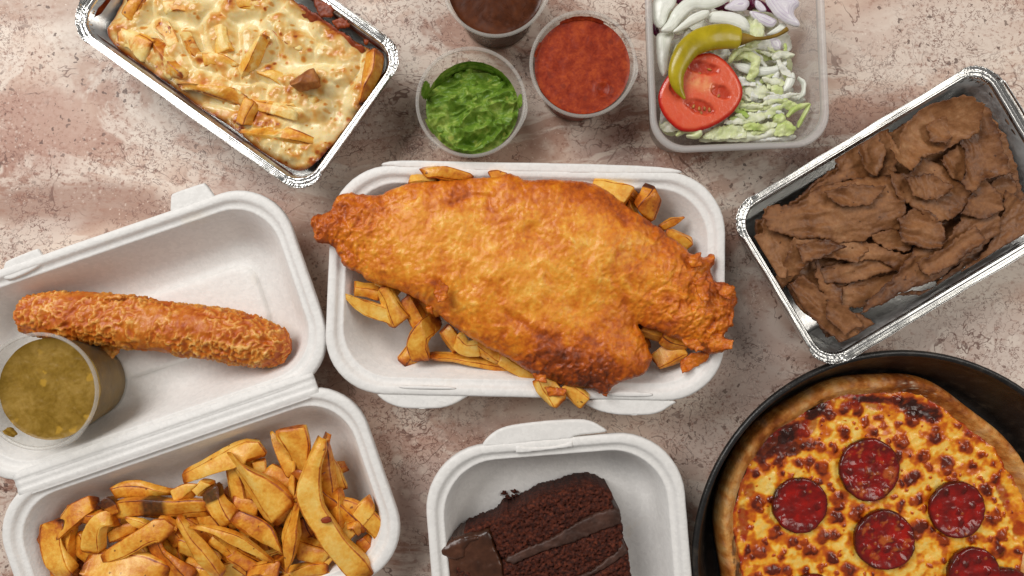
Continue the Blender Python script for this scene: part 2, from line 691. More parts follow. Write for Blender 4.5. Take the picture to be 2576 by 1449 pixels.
def mat_foil(name="aluminium_foil", extra=0.0):
    t = Mat(name)
    a = t.noise(160, 4, .6, 1.2)
    b = t.vor(120, 'F1', t.vadd(t.vec, t.noise(60, 2, .5, color=True), .01))
    h = t.math('ADD', a, t.math('MULTIPLY', b, .5))
    return t.set(color=lin(228, 228, 226), metal=1.0, rough=t.mrange(a, .3, .7, .10 + extra, .2 + extra), normal=t.bump(h, .12, .0010))


def mat_plastic(name, tint, amt, rough=.22, fac=.08):
    t = Mat(name)
    t.set(color=tint, rough=rough, spec=.5)
    tr = t.nt.nodes.new("ShaderNodeBsdfTransparent")
    tr.inputs[0].default_value = (.93, .93, .92, 1)
    mx = t.nt.nodes.new("ShaderNodeMixShader")
    lw = t.nt.nodes.new("ShaderNodeLayerWeight")
    lw.inputs[0].default_value = .35
    f = t.math('ADD', t.math('MULTIPLY', lw.outputs["Facing"], fac), amt, clamp=True)
    t.nt.links.new(f, mx.inputs[0])
    t.nt.links.new(tr.outputs[0], mx.inputs[1])
    t.nt.links.new(t.b.outputs[0], mx.inputs[2])
    t.nt.links.new(mx.outputs[0], t.out.inputs[0])
    return t.m


def mat_chip(name="fried_potato", tone=0.0, cheese=False):
    t = Mat(name, True)
    e = t.attr("edge")
    n = t.noise(95, 4, .6, .4)
    n2 = t.noise(420, 3, .6)
    r = t.math('MULTIPLY', t.math('SUBTRACT', t.rand, .5), .26)
    n0 = t.noise(38, 3, .6, .6)
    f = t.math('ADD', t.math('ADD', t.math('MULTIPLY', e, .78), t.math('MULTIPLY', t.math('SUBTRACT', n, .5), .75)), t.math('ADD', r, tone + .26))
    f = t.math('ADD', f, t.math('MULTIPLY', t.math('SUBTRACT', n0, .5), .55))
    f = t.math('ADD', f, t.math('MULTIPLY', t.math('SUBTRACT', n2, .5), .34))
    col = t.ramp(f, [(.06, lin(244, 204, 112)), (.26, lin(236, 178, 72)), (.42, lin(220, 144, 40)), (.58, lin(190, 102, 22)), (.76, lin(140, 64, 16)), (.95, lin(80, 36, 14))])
    burn = t.attr("burn")
    col = t.mix(burn, col, t.ramp(t.noise(300, 3, .6), [(.35, lin(40, 18, 10)), (.6, lin(84, 40, 16)), (.75, lin(120, 60, 22))]))
    spk = t.vor(90, 'F1', t.vadd(t.vec, t.noise(300, 2, .5, color=True), .003))
    col = t.mix(t.mrange(spk, .10, .06, 0, .8), col, lin(110, 52, 20))
    h = t.math('ADD', t.noise(260, 4, .6), t.math('MULTIPLY', n2, .5))
    if cheese:
        cm = t.mrange(t.noise(58, 4, .6, .5), .48, .58)
        col = t.mix(cm, col, t.ramp(t.noise(180, 3, .6), [(.35, lin(246, 224, 154)), (.6, lin(238, 196, 110)), (.75, lin(206, 124, 44))]))
    return t.set(color=col, rough=t.mrange(n, .35, .65, .30, .48), spec=.45, sss=.10, ssr=(.004, .002, .0008), sscale=1.0, normal=t.bump(h, .45, .0010))


def mat_batter(name, stops, sp=1.0, tone=0.0, bmp=.5):
    t = Mat(name)
    b = t.attr("brown")
    n = t.noise(70, 5, .62, .5)
    n2 = t.noise(380, 4, .7)
    f = t.math('ADD', t.math('MULTIPLY', b, .75), t.math('MULTIPLY', t.math('SUBTRACT', n, .5), .75))
    f = t.math('ADD', f, tone)
    f = t.math('ADD', f, t.math('MULTIPLY', t.math('SUBTRACT', n2, .5), .40))
    col = t.ramp(f, stops)
    blis = t.vor(170, 'F1', t.vadd(t.vec, t.noise(120, 2, .6, color=True), .006))
    h = t.math('ADD', t.math('MULTIPLY', blis, -.3), t.math('MULTIPLY', n2, .9))
    return t.set(color=col, rough=t.mrange(n, .35, .65, .30, .48), spec=.45 * sp, sss=.12, ssr=(.005, .002, .0006), sscale=1.0, normal=t.bump(h, bmp, .0012))


def mat_meat():
    t = Mat("doner_meat", True)
    n = t.noise(60, 5, .62, .4)
    n2 = t.noise(420, 4, .6)
    e = t.attr("edge")
    f = t.math('ADD', t.math('MULTIPLY', n, .8), t.math('MULTIPLY', t.math('SUBTRACT', n2, .5), .35))
    f = t.math('ADD', f, t.math('MULTIPLY', t.math('SUBTRACT', t.rand, .5), .18))
    f = t.math('SUBTRACT', f, t.math('MULTIPLY', e, .22))
    f = t.math('ADD', f, t.math('MULTIPLY', t.math('SUBTRACT', t.noise(22, 3, .6, .5), .5), .6))
    col = t.ramp(f, [(.10, lin(84, 48, 24)), (.30, lin(124, 80, 46)), (.48, lin(150, 103, 65)), (.66, lin(174, 130, 92)), (.85, lin(198, 162, 128))])
    pit = t.vor(120, 'F1', t.vadd(t.vec, t.noise(200, 2, .5, color=True), .005))
    col = t.mix(t.mrange(pit, .12, .06, 0, .75), col, lin(64, 34, 18))
    h = t.math('ADD', t.noise(500, 3, .6), t.math('MULTIPLY', t.noise(180, 3), .8))
    return t.set(color=col, rough=t.mrange(n, .35, .65, .38, .58), spec=.35, sss=.05, ssr=(.003, .0012, .0006), sscale=1.0, normal=t.bump(h, .32, .0010))


def mat_sauce(name, c0, c1, c2, sz=90, rough=.2, bits=None, bump=.25, spec=.3):
    t = Mat(name)
    n = t.noise(sz, 5, .65, .5)
    n2 = t.noise(sz * 5, 3, .6)
    f = t.math('ADD', n, t.math('MULTIPLY', t.math('SUBTRACT', n2, .5), .4))
    col = t.ramp(f, [(.3, lin(*c0)), (.5, lin(*c1)), (.72, lin(*c2))])
    if bits:
        v = t.vor(bits[0], 'F1', t.vadd(t.vec, t.noise(150, 2, .5, color=True), .008))
        sel = t.vor(bits[0], 'F1', t.vadd(t.vec, t.noise(150, 2, .5, color=True), .008), "Color")
        sp = t.nt.nodes.new("ShaderNodeSeparateColor")
        t.nt.links.new(sel, sp.inputs[0])
        k = t.math('MULTIPLY', t.mrange(v, .34, .16), t.mrange(sp.outputs[0], .55, .8))
        col = t.mix(t.math('MULTIPLY', k, .8), col, lin(*bits[1]))
    return t.set(color=col, rough=t.mrange(n, .3, .7, rough, rough + .2), spec=spec, sss=.1, ssr=(.003, .002, .001), sscale=1.0, normal=t.bump(f, bump, .0015))


def mat_plain(name, stops, sz=60, rough=.45, bump=.15, fsz=400, sss=.1, spec=.4, vary=True, stretch=None):
    t = Mat(name, vary)
    vec = t.mapping(stretch) if stretch else t.vec
    n = t.noise(sz, 4, .6, .3, vec)
    f = n
    if vary:
        f = t.math('ADD', n, t.math('MULTIPLY', t.math('SUBTRACT', t.rand, .5), .2))
    col = t.ramp(f, [(p, lin(*c)) for p, c in stops])
    return t.set(color=col, rough=rough, spec=spec, sss=sss, ssr=(.004, .003, .002), sscale=1.0, normal=t.bump(t.noise(fsz, 3), bump, .0008))


def mat_attr(name, attr, stops, noise_sz=120, noise_amt=.3, fine=500, fine_amt=.15, rough=(.25, .45), bump=.3, spec=.5, coat=0.0, sss=.1, second=None):
    """colour from the browning of the thing itself, stored per vertex"""
    t = Mat(name)
    a = t.attr(attr)
    n = t.noise(noise_sz, 4, .62, .3)
    n2 = t.noise(fine, 3, .6)
    f = t.math('ADD', a, t.math('MULTIPLY', t.math('SUBTRACT', n, .5), noise_amt))
    f = t.math('ADD', f, t.math('MULTIPLY', t.math('SUBTRACT', n2, .5), fine_amt))
    col = t.ramp(f, [(p, lin(*c)) for p, c in stops])
    for nm, c, amt in (second or []):
        col = t.mix(t.math('MULTIPLY', t.attr(nm), amt), col, lin(*c))
    h = t.math('ADD', n2, t.math('MULTIPLY', n, .8))
    return t.set(color=col, rough=t.mrange(n, .35, .65, rough[0], rough[1]), spec=spec, coat=coat, coatr=.12, sss=sss, ssr=(.004, .002, .001), sscale=1.0,
                 normal=t.bump(h, bump, .0009))


M_TABLE = mat_table()
M_FOAM = mat_foam()
M_FOIL = mat_foil("aluminium_foil", .20)
M_FOILRIM = mat_foil("foil_rim", .06)
M_CUP = mat_plastic("clear_polypropylene", lin(226, 222, 216), .025, .2, .07)
M_CUPRIM = mat_plastic("clear_polypropylene_rim", lin(232, 228, 222), .20, .16, .2)
M_TUB = mat_plastic("milky_polypropylene", lin(224, 220, 218), .18, .3, .15)
M_TUBRIM = mat_plastic("milky_polypropylene_rim", lin(228, 224, 222), .32, .25, .2)
M_CHIP = mat_chip("fried_potato", .06)
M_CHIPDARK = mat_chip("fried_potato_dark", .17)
M_CHIPBAKED = mat_chip("baked_potato", .06, True)
M_FISH = mat_batter("fish_batter", [(.0, lin(244, 186, 84)), (.16, lin(234, 154, 46)), (.34, lin(218, 124, 24)), (.52, lin(194, 96, 14)), (.70, lin(156, 68, 12)), (.92, lin(98, 40, 12))], 1.0, .15, .4)
M_SAUS = mat_batter("sausage_batter", [(.0, lin(238, 184, 104)), (.16, lin(222, 148, 62)), (.34, lin(202, 112, 28)), (.52, lin(184, 86, 16)), (.70, lin(150, 62, 16)), (.92, lin(102, 40, 20))], 1.0, .03, .4)
M_MEAT = mat_meat()
# ---------------------------------------------------------------- the table
tbl = [(-1300, -1100), (1300, -1100), (1300, 1100), (-1300, 1100)]
Vt = np.array([(x, y, 0) for x, y in tbl] + [(x, y, -30) for x, y in tbl], float)
Ft = [[0, 1, 2, 3], [7, 6, 5, 4], [0, 4, 5, 1], [1, 5, 6, 2], [2, 6, 7, 3], [3, 7, 4, 0]]
table = mk("table_top", Vt, Ft, M_TABLE, smooth=False, origin=(0, 0, 0))
tag(table, kind="structure")


# ---------------------------------------------------------------- foam boxes
def foam_loops(w, d, r, h, slope, taper=0.0, panel=True, seed=0, floor=4.0, squash=None):
    prof = [(slope + 3, 0.0, 0), (slope + 1, .5, 0), (6.5, h - 8, 0), (5.2, h - 6.2, 0), (.5, h - 5.6, 0), (0, h - 4.6, 0), (0, h - 2.0, 0), (.5, h - .7, 0), (1.6, h, 0),
            (5.0, h + .05, 0), (6.3, h - .5, 0), (7.2, h - 1.8, 0), (8.4, h - 2.8, 0), (10.6, h - 3.1, 0), (11.4, h - 3.0, 0), (12.2, h - 3.8, 0),
            (12.2 + (slope - 12.2) * .5, floor + (h - floor) * .42, 0), (slope - 1, floor + 5.5, 0), (slope + 2.5, floor + 1.8, 0), (slope + 8, floor + .3, 0), (slope + 14, floor, 0)]
    if panel:
        prof += [(slope + 19, floor, 0), (slope + 19.6, floor + .6, 0), (slope + 20.8, floor + 3.2, 0), (slope + 22.5, floor + 3.8, 0), (slope + 26, floor + 3.9, 0)]
    loops = []
    for k, (ins, z, _) in enumerate(prof):
        rr = max(r - ins * .55, 9)
        p, cw, ca = rrect(w - 2 * ins, d - 2 * ins, rr, 12, 12)
        p = p.copy()
        p[:, 0] *= 1 - taper * p[:, 1] / d
        if squash is not None and ins < 11:
            top = squash
            p[:, 1] = np.where(p[:, 1] > d / 2 - top, d / 2 - top + (p[:, 1] - d / 2 + top) * .75, p[:, 1])
        z = z + .25 * fbm(p, 30, 2, seed) * (1 if z > 6 else .3)
        p = p + .22 * np.stack([fbm(p, 12, 2, seed + 3), fbm(p, 12, 2, seed + 4)], 1)
        loops.append(np.column_stack([p, z]))
    return loops


def place(V, cx, cy, ang, z=0.0):
    V = np.array(V, float)
    V[:, :2] = rot(V[:, :2], ang) + np.array([cx, cy])
    V[:, 2] += z
    return V


def tab_mesh(poly, z, thick):
    poly = np.asarray(poly, float)

    def top(p, dd):
        return z + thick / 2 * np.sqrt(np.clip(1 - (1 - np.clip(dd / 1.2, 0, 1)) ** 2, 0, 1)) + .12 * fbm(p, 8, 2, 3)

    def bot(p, dd):
        return z - thick / 2 * np.sqrt(np.clip(1 - (1 - np.clip(dd / 1.2, 0, 1)) ** 2, 0, 1))
    V, F, p, dd, n = slab(chaikin(poly, 2), 1.0, top, bot)
    return V, F


# centre box
H1 = 44.0
c1 = W(np.array([1324.5, 712]), H1)
k1 = 1 - H1 / HC
w1, d1 = 1003 * S0 * k1, 578 * S0 * k1
box1 = thing("foam_box", (c1[0], c1[1], 0), "white foam box base torn from its lid, holding the battered fish", "food box")
lp = foam_loops(w1, d1, 42, H1, 30, taper=.022, seed=1)
V, F = loft(lp)
mk("tray", place(V, c1[0], c1[1], -1.3), F, M_FOAM, box1)
# torn hinge strip along the far edge
V, F = tab_mesh(rot(np.array([(-106, d1 / 2 - 3), (-101, d1 / 2 + 4.2), (-40, d1 / 2 + 3.6), (30, d1 / 2 + 4.4), (104, d1 / 2 + 3.4), (110, d1 / 2 - 3)]), -1.3) + c1, H1 - 1.4, 3.0)
mk("hinge_edge", V, F, M_FOAM, box1)
for pts, zz in (([(400, 1268), (425, 1300), (480, 1335), (560, 1356), (740, 1356), (820, 1330), (870, 1298), (905, 1280), (860, 1262), (640, 1255)], 0),
                ([(1480, 1318), (1520, 1345), (1580, 1372), (1680, 1390), (1820, 1390), (1890, 1375), (1940, 1340), (1985, 1318), (1900, 1300), (1600, 1296)], 0)):
    V, F = tab_mesh(GW(pts, 4, H1 - 3), H1 - 3.2, 3.2)
    mk("locking_tab", V, F, M_FOAM, box1)
for pts in ([(524, 1230), (822, 1238), (822, 1258), (524, 1252)], [(1610, 1262), (1850, 1266), (1850, 1296), (1614, 1292)]):
    q = GW(pts, 4, H1)
    V, F = tab_mesh(q, H1 + .3, 1.6)
    mk("slot_edge", V, F, M_FOAM, box1)

# left box: lid and base joined by a hinge, opened out flat
A2 = 19.0
H2 = 40.0
k2 = 1 - H2 / HC
dU = np.array([math.cos(math.radians(A2)), -math.sin(math.radians(A2))])
dV = np.array([-dU[1], dU[0]])


def UV(u, v):
    """box axes (along the hinge, away from it towards the lower edge) in grid units -> grid"""
    return np.array([u, v])[..., 0:1] * dU + np.array([u, v])[..., 1:2] * dV


lw2, ld2 = 968 * S0 * k2, 508 * S0 * k2
ll2 = 528 * S0 * k2
lc = W(30 * dU + (1166 - 263) * dV, H2)
bc = W(41 * dU + (1172 + 254) * dV, H2)
box2 = thing("foam_box", (.5 * (lc + bc)[0], .5 * (lc + bc)[1], 0), "white hinged foam box opened flat, sausage in lid and chips in base", "food box")
V, F = loft(foam_loops(lw2 - 4, ll2, 40, H2, 27, seed=2, floor=4))
lid = mk("lid", place(V, lc[0], lc[1], A2), F, M_FOAM, box2)
V, F = loft(foam_loops(lw2, ld2, 40, H2, 27, seed=3, floor=4))
mk("base", place(V, bc[0], bc[1], A2), F, M_FOAM, box2)
hm = W(39 * dU + 1168 * dV, H2)
xs = np.linspace(-lw2 / 2 + 24, lw2 / 2 - 24, 60)
ys = np.linspace(-9.5, 9.5, 40)
X, Y = np.meshgrid(xs, ys, indexing='ij')
flare = 1 - .0 * X
Zt = H2 + .1 + .13 * np.cos((Y + .6 * np.sin(Y * .5)) * 2 * math.pi / 5.2) - .008 * Y ** 2 + .5 * sm(np.abs(Y), 3.0, 5.0) - .3 * sm(np.abs(Y), 6.5, 9.5) + .1 * fbm(np.column_stack([X.ravel(), Y.ravel()]), 9, 2, 5).reshape(X.shape)
Zb = np.full_like(Zt, H2 - 2.2)
nx, ny = X.shape
Vh = np.concatenate([np.column_stack([X.ravel(), Y.ravel(), Zt.ravel()]), np.column_stack([X.ravel(), Y.ravel(), Zb.ravel()])])
idx = np.arange(nx * ny).reshape(nx, ny)
qd = np.stack([idx[:-1, :-1], idx[1:, :-1], idx[1:, 1:], idx[:-1, 1:]], -1).reshape(-1, 4)
Fh = qd.tolist() + (qd[:, ::-1] + nx * ny).tolist()
ring = list(idx[:, 0]) + list(idx[-1, 1:]) + list(idx[-2::-1, -1]) + list(idx[0, -2:0:-1])
for i in range(len(ring)):
    a, b = ring[i], ring[(i + 1) % len(ring)]
    Fh.append([int(b), int(a), int(a) + nx * ny, int(b) + nx * ny])
mk("hinge", place(Vh, hm[0], hm[1], A2), Fh, M_FOAM, box2)
for pts in ([(428, 548), (431, 492), (436, 486), (512, 460), (519, 462), (540, 490), (548, 505), (500, 535)],
            [(8, 712), (12, 665), (17, 656), (94, 625), (101, 626), (114, 650), (118, 660), (70, 690)]):
    V, F = tab_mesh(W(np.array(pts, float), H2 - 2), H2 - 1.9, 3.0)
    mk("closing_tab", V, F, M_FOAM, box2)

# cake box
H3 = 42.0
k3 = 1 - H3 / HC
w3, d3 = 655 * S0 * k3, 640 * S0 * k3
c3 = W(np.array([1411.0, 1424.0]), H3)
box3 = thing("foam_box", (c3[0], c3[1], 0), "small square white foam box with slotted tab, holding chocolate cake", "food box")
V, F = loft(foam_loops(w3, d3, 46, H3, 20, panel=False, seed=4, taper=-.0))
V3 = place(V, c3[0], c3[1], 4.6)
mk("tray", V3, F, M_FOAM, box3)
tp = [(585, 345), (620, 290), (680, 235), (750, 195), (860, 165), (1150, 130), (1420, 118), (1510, 130), (1590, 170), (1660, 216), (1640, 235), (1365, 262), (1362, 288),
      (1240, 298), (1000, 318), (876, 338), (870, 345), (840, 345), (600, 356)]
poly = GW(tp, 7, H3)
V, F = tab_mesh(poly, H3 - 1.9, 3.0)
mk("slotted_tab", V, F, M_FOAM, box3)
for pts in ([(870, 336), (876, 405), (890, 412), (1360, 358), (1366, 345), (1366, 296), (1300, 326), (1200, 346), (1100, 356), (980, 356)],):
    V, F = tab_mesh(GW(pts, 7, H3 + .6), H3 - .2, 1.8)
    mk("slot_edge", V, F, M_FOAM, box3)


# ---------------------------------------------------------------- foil trays
def foil_tray(cx, cy, w, d, ang, h, label, seed, lip=5.0, slope=11.0):
    c = W(np.array([cx, cy]), h)
    k = 1 - h / HC
    w, d = w * S0 * k, d * S0 * k
    t = thing("foil_tray", (c[0], c[1], 0), label, "foil tray")
    r0 = 21.0
    prof = [(slope + 5.6, 0), (slope + 5, .4), (6.6, h - 1.2), (5.4, h - .9), (1.2, h - .9), (.7, h - .5), (.25, h + 1.2), (.0, h + lip * .6), (.1, h + lip), (.45, h + lip), (.65, h + lip * .6), (1.1, h + .3), (1.5, h - .1),
            (2.1, h + .9), (2.7, h + 1.3), (3.3, h + .2), (3.8, h - .2), (4.4, h + .9), (5.0, h + 1.2), (5.8, h + .2), (6.5, h - 1.4), (7.0, h - 3.2), (7.8, h * .78), (slope * .72, h * .5), (slope, h * .25), (slope + 4, 1.4), (slope + 9, .8)]
    loops = []
    for i, (ins, z) in enumerate(prof):
        p, cw, ca = rrect(w - 2 * ins, d - 2 * ins, max(r0 - ins * .8, 6), 64, 34)
        a = np.radians(ca)
        rad = np.stack([np.cos(a), np.sin(a)], 1)
        saw = 2.2 * fbm(p + 3 * i, 2.4, 2, seed) + .5 * np.sin(a * 61 + 5 * fbm(p, 9, 1, seed))
        outer = 5 <= i <= 20
        amt = (.45 if 5 <= i <= 12 else .22) if outer else (.30 if i > 20 and i < 25 else 0)
        p = p + rad * (cw * saw * amt)[:, None]
        zz = np.full(len(p), float(z))
        if 7 <= i <= 10:
            zz -= cw * lip * (.72 if i in (8, 9) else .4)
            p = p + rad * (cw * .9)[:, None]
        if 12 <= i <= 19:
            zz += cw * .7 * fbm(p, 2.2, 2, seed + 13)
            zz += .25 * fbm(p, 14, 2, seed + 2)
        if 7 <= i <= 10:
            zz += (1 - cw) * 1.1 * fbm(p, 35, 2, seed + 5)
            p = p + rad * ((1 - cw) * .8 * fbm(p, 26, 2, seed + 7))[:, None]
        if i > 20 and i < 26:
            p = p + .35 * np.stack([fbm(np.column_stack([p, zz]), 6, 2, seed + 8), fbm(np.column_stack([p, zz]), 6, 2, seed + 9)], 1)
        loops.append(np.column_stack([p, zz]))
    n0 = 22
    V, F = loft(loops[3:22], False, False)
    mk("rim", place(V, c[0], c[1], ang), F, M_FOILRIM, t)
    V, F = loft(loops[21:], False, True)
    mk("inner_wall", place(V, c[0], c[1], ang), F, M_FOIL, t)
    V, F = loft(loops[:4], True, False)
    mk("outer_wall", place(V, c[0], c[1], ang), F, M_FOIL, t)
    return t, c


tray1, tc1 = foil_tray(598, 102, 742, 448, -35.5, 42.0, "crimped foil tray at upper left, full of cheese-covered chips", 3)
tray2, tc2 = foil_tray(2272, 541, 759, 474, 31.0, 46.0, "crimped foil tray at right edge, heaped with brown kebab meat", 8)


# ---------------------------------------------------------------- sauce pots
def cup(cx, cy, rim_px, label, z0=0.0, h=52.0, tilt=(0.0, 0.0), tab_deg=-10):
    zr = z0 + h
    c = W(np.array([cx, cy]), zr)
    k = 1 - zr / HC
    R = rim_px * S0 * k
    t = thing("sauce_pot", (c[0], c[1], z0), label, "sauce pot")
    b = R * .745
    wt = R - 2.9
    body = [(b - 3, .9), (b - 1.4, .2), (b, .9), (b + (wt - b) * .5, h * .45), (wt, h - 5.5), (wt + .9, h - 4.6), (wt + .9, h - 1.0), (wt + .4, h - 1.0), (wt - .1, h - 4.8), (wt - .7, h - 5.8), (b + (wt - b) * .5 - .7, h * .45), (b - .9, 1.6), (b - 4, 1.4)]
    V, F = loft(lathe(body, 72), True, True)
    V += np.array([c[0], c[1], z0])
    mk("pot_body", V, F, M_CUP, t)
    rim = [(wt + .7, h - 1.6), (R - .35, h - 2.4), (R, h - 1.6), (R - .1, h - .4), (R - .7, h), (R - 1.7, h - .2), (R - 2.3, h - .9), (wt + .4, h - 1.3)]
    lps = lathe(rim, 96)
    a = np.linspace(0, 2 * math.pi, 96, endpoint=False)
    bulge = np.exp(-((np.degrees(a) - tab_deg % 360 + 180) % 360 - 180) ** 2 / 2 / 9.0 ** 2) * 1.4
    for i in (1, 2, 3, 4):
        lps[i][:, 0] += np.cos(a) * bulge
        lps[i][:, 1] += np.sin(a) * bulge
    lps.append(lps[0])
    V, F = loft(lps, False, False)
    V += np.array([c[0], c[1], z0])
    mk("pot_rim", V, F, M_CUPRIM, t)
    return t, c, b, wt, R


def level_r(b, wt, h, z):
    return b - .9 + (wt - .7 - b + .9) * np.clip((z - 1.5) / (h - 7), 0, 1) - .1


potG, gc, gb, gw, gR = cup(1247, -44, 137, "clear plastic pot of dark brown gravy cut off by top edge")
potT, tcc, tb_, tw, tR = cup(1467, 160, 135.5, "clear plastic pot of red tomato sauce between gravy and salad", tab_deg=-8)
potP, pc, pb, pw, pR = cup(1184.5, 256, 140, "clear plastic pot of mushy green peas above the fish box")
potC, cc, cb, cw_, cR = cup(96, 985, 149, "clear plastic pot of curry sauce standing in the foam lid", z0=6.0, h=53.0, tab_deg=-55)


def sauce(c, b, wt, z0, h, zl, mat, name, label, cat, amp=.5, size=9, seed=0, dome=0.0, extra=None, cell=.8, ragged=.4):
    """filled body of a pot: top skin with relief, sides down to the pot floor"""
    R = float(level_r(b, wt, h, zl))
    a = np.linspace(0, 2 * math.pi, 160, endpoint=False)
    circ = np.stack([np.cos(a), np.sin(a)], 1) * R
    p, q, d, e = sheet(circ, cell)
    z = z0 + zl + amp * fbm(p, size, 4, seed) + .8 * np.exp(-d / 1.2) + dome * (1 - (np.hypot(*p.T) / R) ** 2)
    if extra is not None:
        z = z + extra(p, d)
    V = np.column_stack([p, z])
    n = len(V)
    Fq = q.tolist()
    rings = []
    for t in (1.0, .6, .25, 0.0):
        zz = 1.8 + (zl - 1.8) * t
        r = float(level_r(b, wt, h, zz))
        rings.append(np.column_stack([np.cos(a) * r, np.sin(a) * r, np.full(len(a), z0 + zz + (.6 + ragged * fbm(circ, 5, 2, seed + 4) if t == 1.0 else 0))]))
    Vs, Fs = loft(rings, False, True)
    V = np.concatenate([V, Vs])
    Fq += [[i + n for i in f] for f in Fs]
    V[:, :2] += c
    o = mk(name, V, Fq, mat, origin=(c[0], c[1], z0 + 1.8))
    return tag(o, label, cat)


M_GRAVY = mat_sauce("gravy", (56, 24, 6), (76, 34, 8), (98, 48, 14), 40, .2, None, .02)
M_TOM = mat_sauce("tomato_sauce", (118, 26, 3), (148, 46, 8), (178, 72, 22), 130, .4, (120, (124, 36, 10)), .12)
M_CURRY = mat_sauce("curry_sauce", (122, 92, 22), (144, 112, 38), (166, 132, 58), 70, .3, (95, (190, 148, 52)), .15)
M_PEAS = mat_sauce("mushy_peas", (74, 106, 26), (108, 140, 46), (168, 184, 90), 75, .34, (110, (184, 192, 92)), .2)
sauce(gc, gb, gw, 0, 52, 45.0, M_GRAVY, "gravy", "glossy dark brown gravy filling the topmost pot", "gravy", .35, 14, 1)


def tom_extra(p, d):
    b = GW([(1160, 500)], 2, 48)[0] - tcc
    r = np.hypot(*(p - b).T)
    return .18 * ridge(p, 5, 2, 3) - 1.1 * np.exp(-(r / 3.0) ** 2) + .9 * np.exp(-((r - 5) / 1.6) ** 2)


sauce(tcc, tb_, tw, 0, 52, 45.5, M_TOM, "tomato_sauce", "thick red tomato sauce filling the middle pot", "sauce", .5, 7, 2, extra=tom_extra)


def cur_extra(p, d):
    f, v = worley(p, 3.4, 5)
    return .5 * sm(f, .45, .1) * (v > .75) * .4


sauce(cc, cb, cw_, 6, 53, 41.0, M_CURRY, "curry_sauce", "grainy olive brown curry sauce in the pot beside the sausage", "sauce", .4, 8, 3, extra=cur_extra)


def pea_extra(p, d):
    w = p + 3.0 * np.stack([fbm(p, 11, 2, 31), fbm(p, 11, 2, 32)], 1)
    w = rot(w, -18)
    ww = w * np.array([.55, 1.0])
    a = ridge(ww, 13, 2, 12)
    b = fbm(w, 3.2, 3, 14)
    f, v = worley(p + .8 * np.stack([fbm(p, 3, 2, 51), fbm(p, 3, 2, 52)], 1), 6.0, 9)
    t = np.clip(d / 3, 0, 1)
    edge_lo = -12 * sm(p[:, 1], 6, 26) * 1.0
    return t * (11 * (a - .55) + .35 * b + 2.4 * sm(f, .6, .3) * (v > .8)) + t * 1.2 * fbm(w, 7, 2, 66) + edge_lo


sauce(pc, pb, pw, 0, 52, 36.0, M_PEAS, "mushy_peas", "lumpy bright green mushy peas heaped in their pot", "peas", 1.0, 9, 4, dome=3.5, extra=pea_extra, cell=.5, ragged=1.8)

peas = bpy.data.objects["mushy_peas"]


def smear(c, b, wt, z0, h, a0, a1, zlo, zhi, mat, parent, seed):
    """ragged film of food stuck to the inside of a pot wall"""
    q = np.array([(a0, zlo), (a1, zlo), (a1, zhi), (a0, zhi)], float)
    q[:, 0] *= .55
    q = jag(chaikin(q, 2), 80, 1.6, 3.5, seed, 3)

    def put(p, off):
        an = np.radians(p[:, 0] / .55)
        r = level_r(b, wt, h, p[:, 1]) - off
        r = np.where(p[:, 1] > h - 5, wt + .2 - off, r)
        return np.column_stack([c[0] + np.cos(an) * r, c[1] + np.sin(an) * r, z0 + p[:, 1]])
    pts, qd, d, e = sheet(q, .5)
    off = .15 + 1.1 * np.sqrt(np.clip(d / 2.5, 0, 1)) * (1 + .5 * fbm(pts, 2.5, 2, seed + 1))
    return mk("smear", put(pts, off), qd, mat, parent)


smear(pc, pb, pw, 0, 52, 152, 172, 36, 50, M_PEAS, peas, 5)
smear(pc, pb, pw, 0, 52, -4, 12, 38, 51, M_PEAS, peas, 6)
smear(pc, pb, pw, 0, 52, 195, 215, 36, 45, M_PEAS, peas, 7)
smear(pc, pb, pw, 0, 52, 60, 130, 26, 31, M_PEAS, peas, 8)
cur = bpy.data.objects["curry_sauce"]
smear(cc, cb, cw_, 6, 53, 225, 238, 44, 52, M_CURRY, cur, 9)
toms = bpy.data.objects["tomato_sauce"]
smear(tcc, tb_, tw, 0, 52, 60, 120, 44, 48.5, M_TOM, toms, 10)
smear(tcc, tb_, tw, 0, 52, 150, 170, 44, 48, M_TOM, toms, 11)
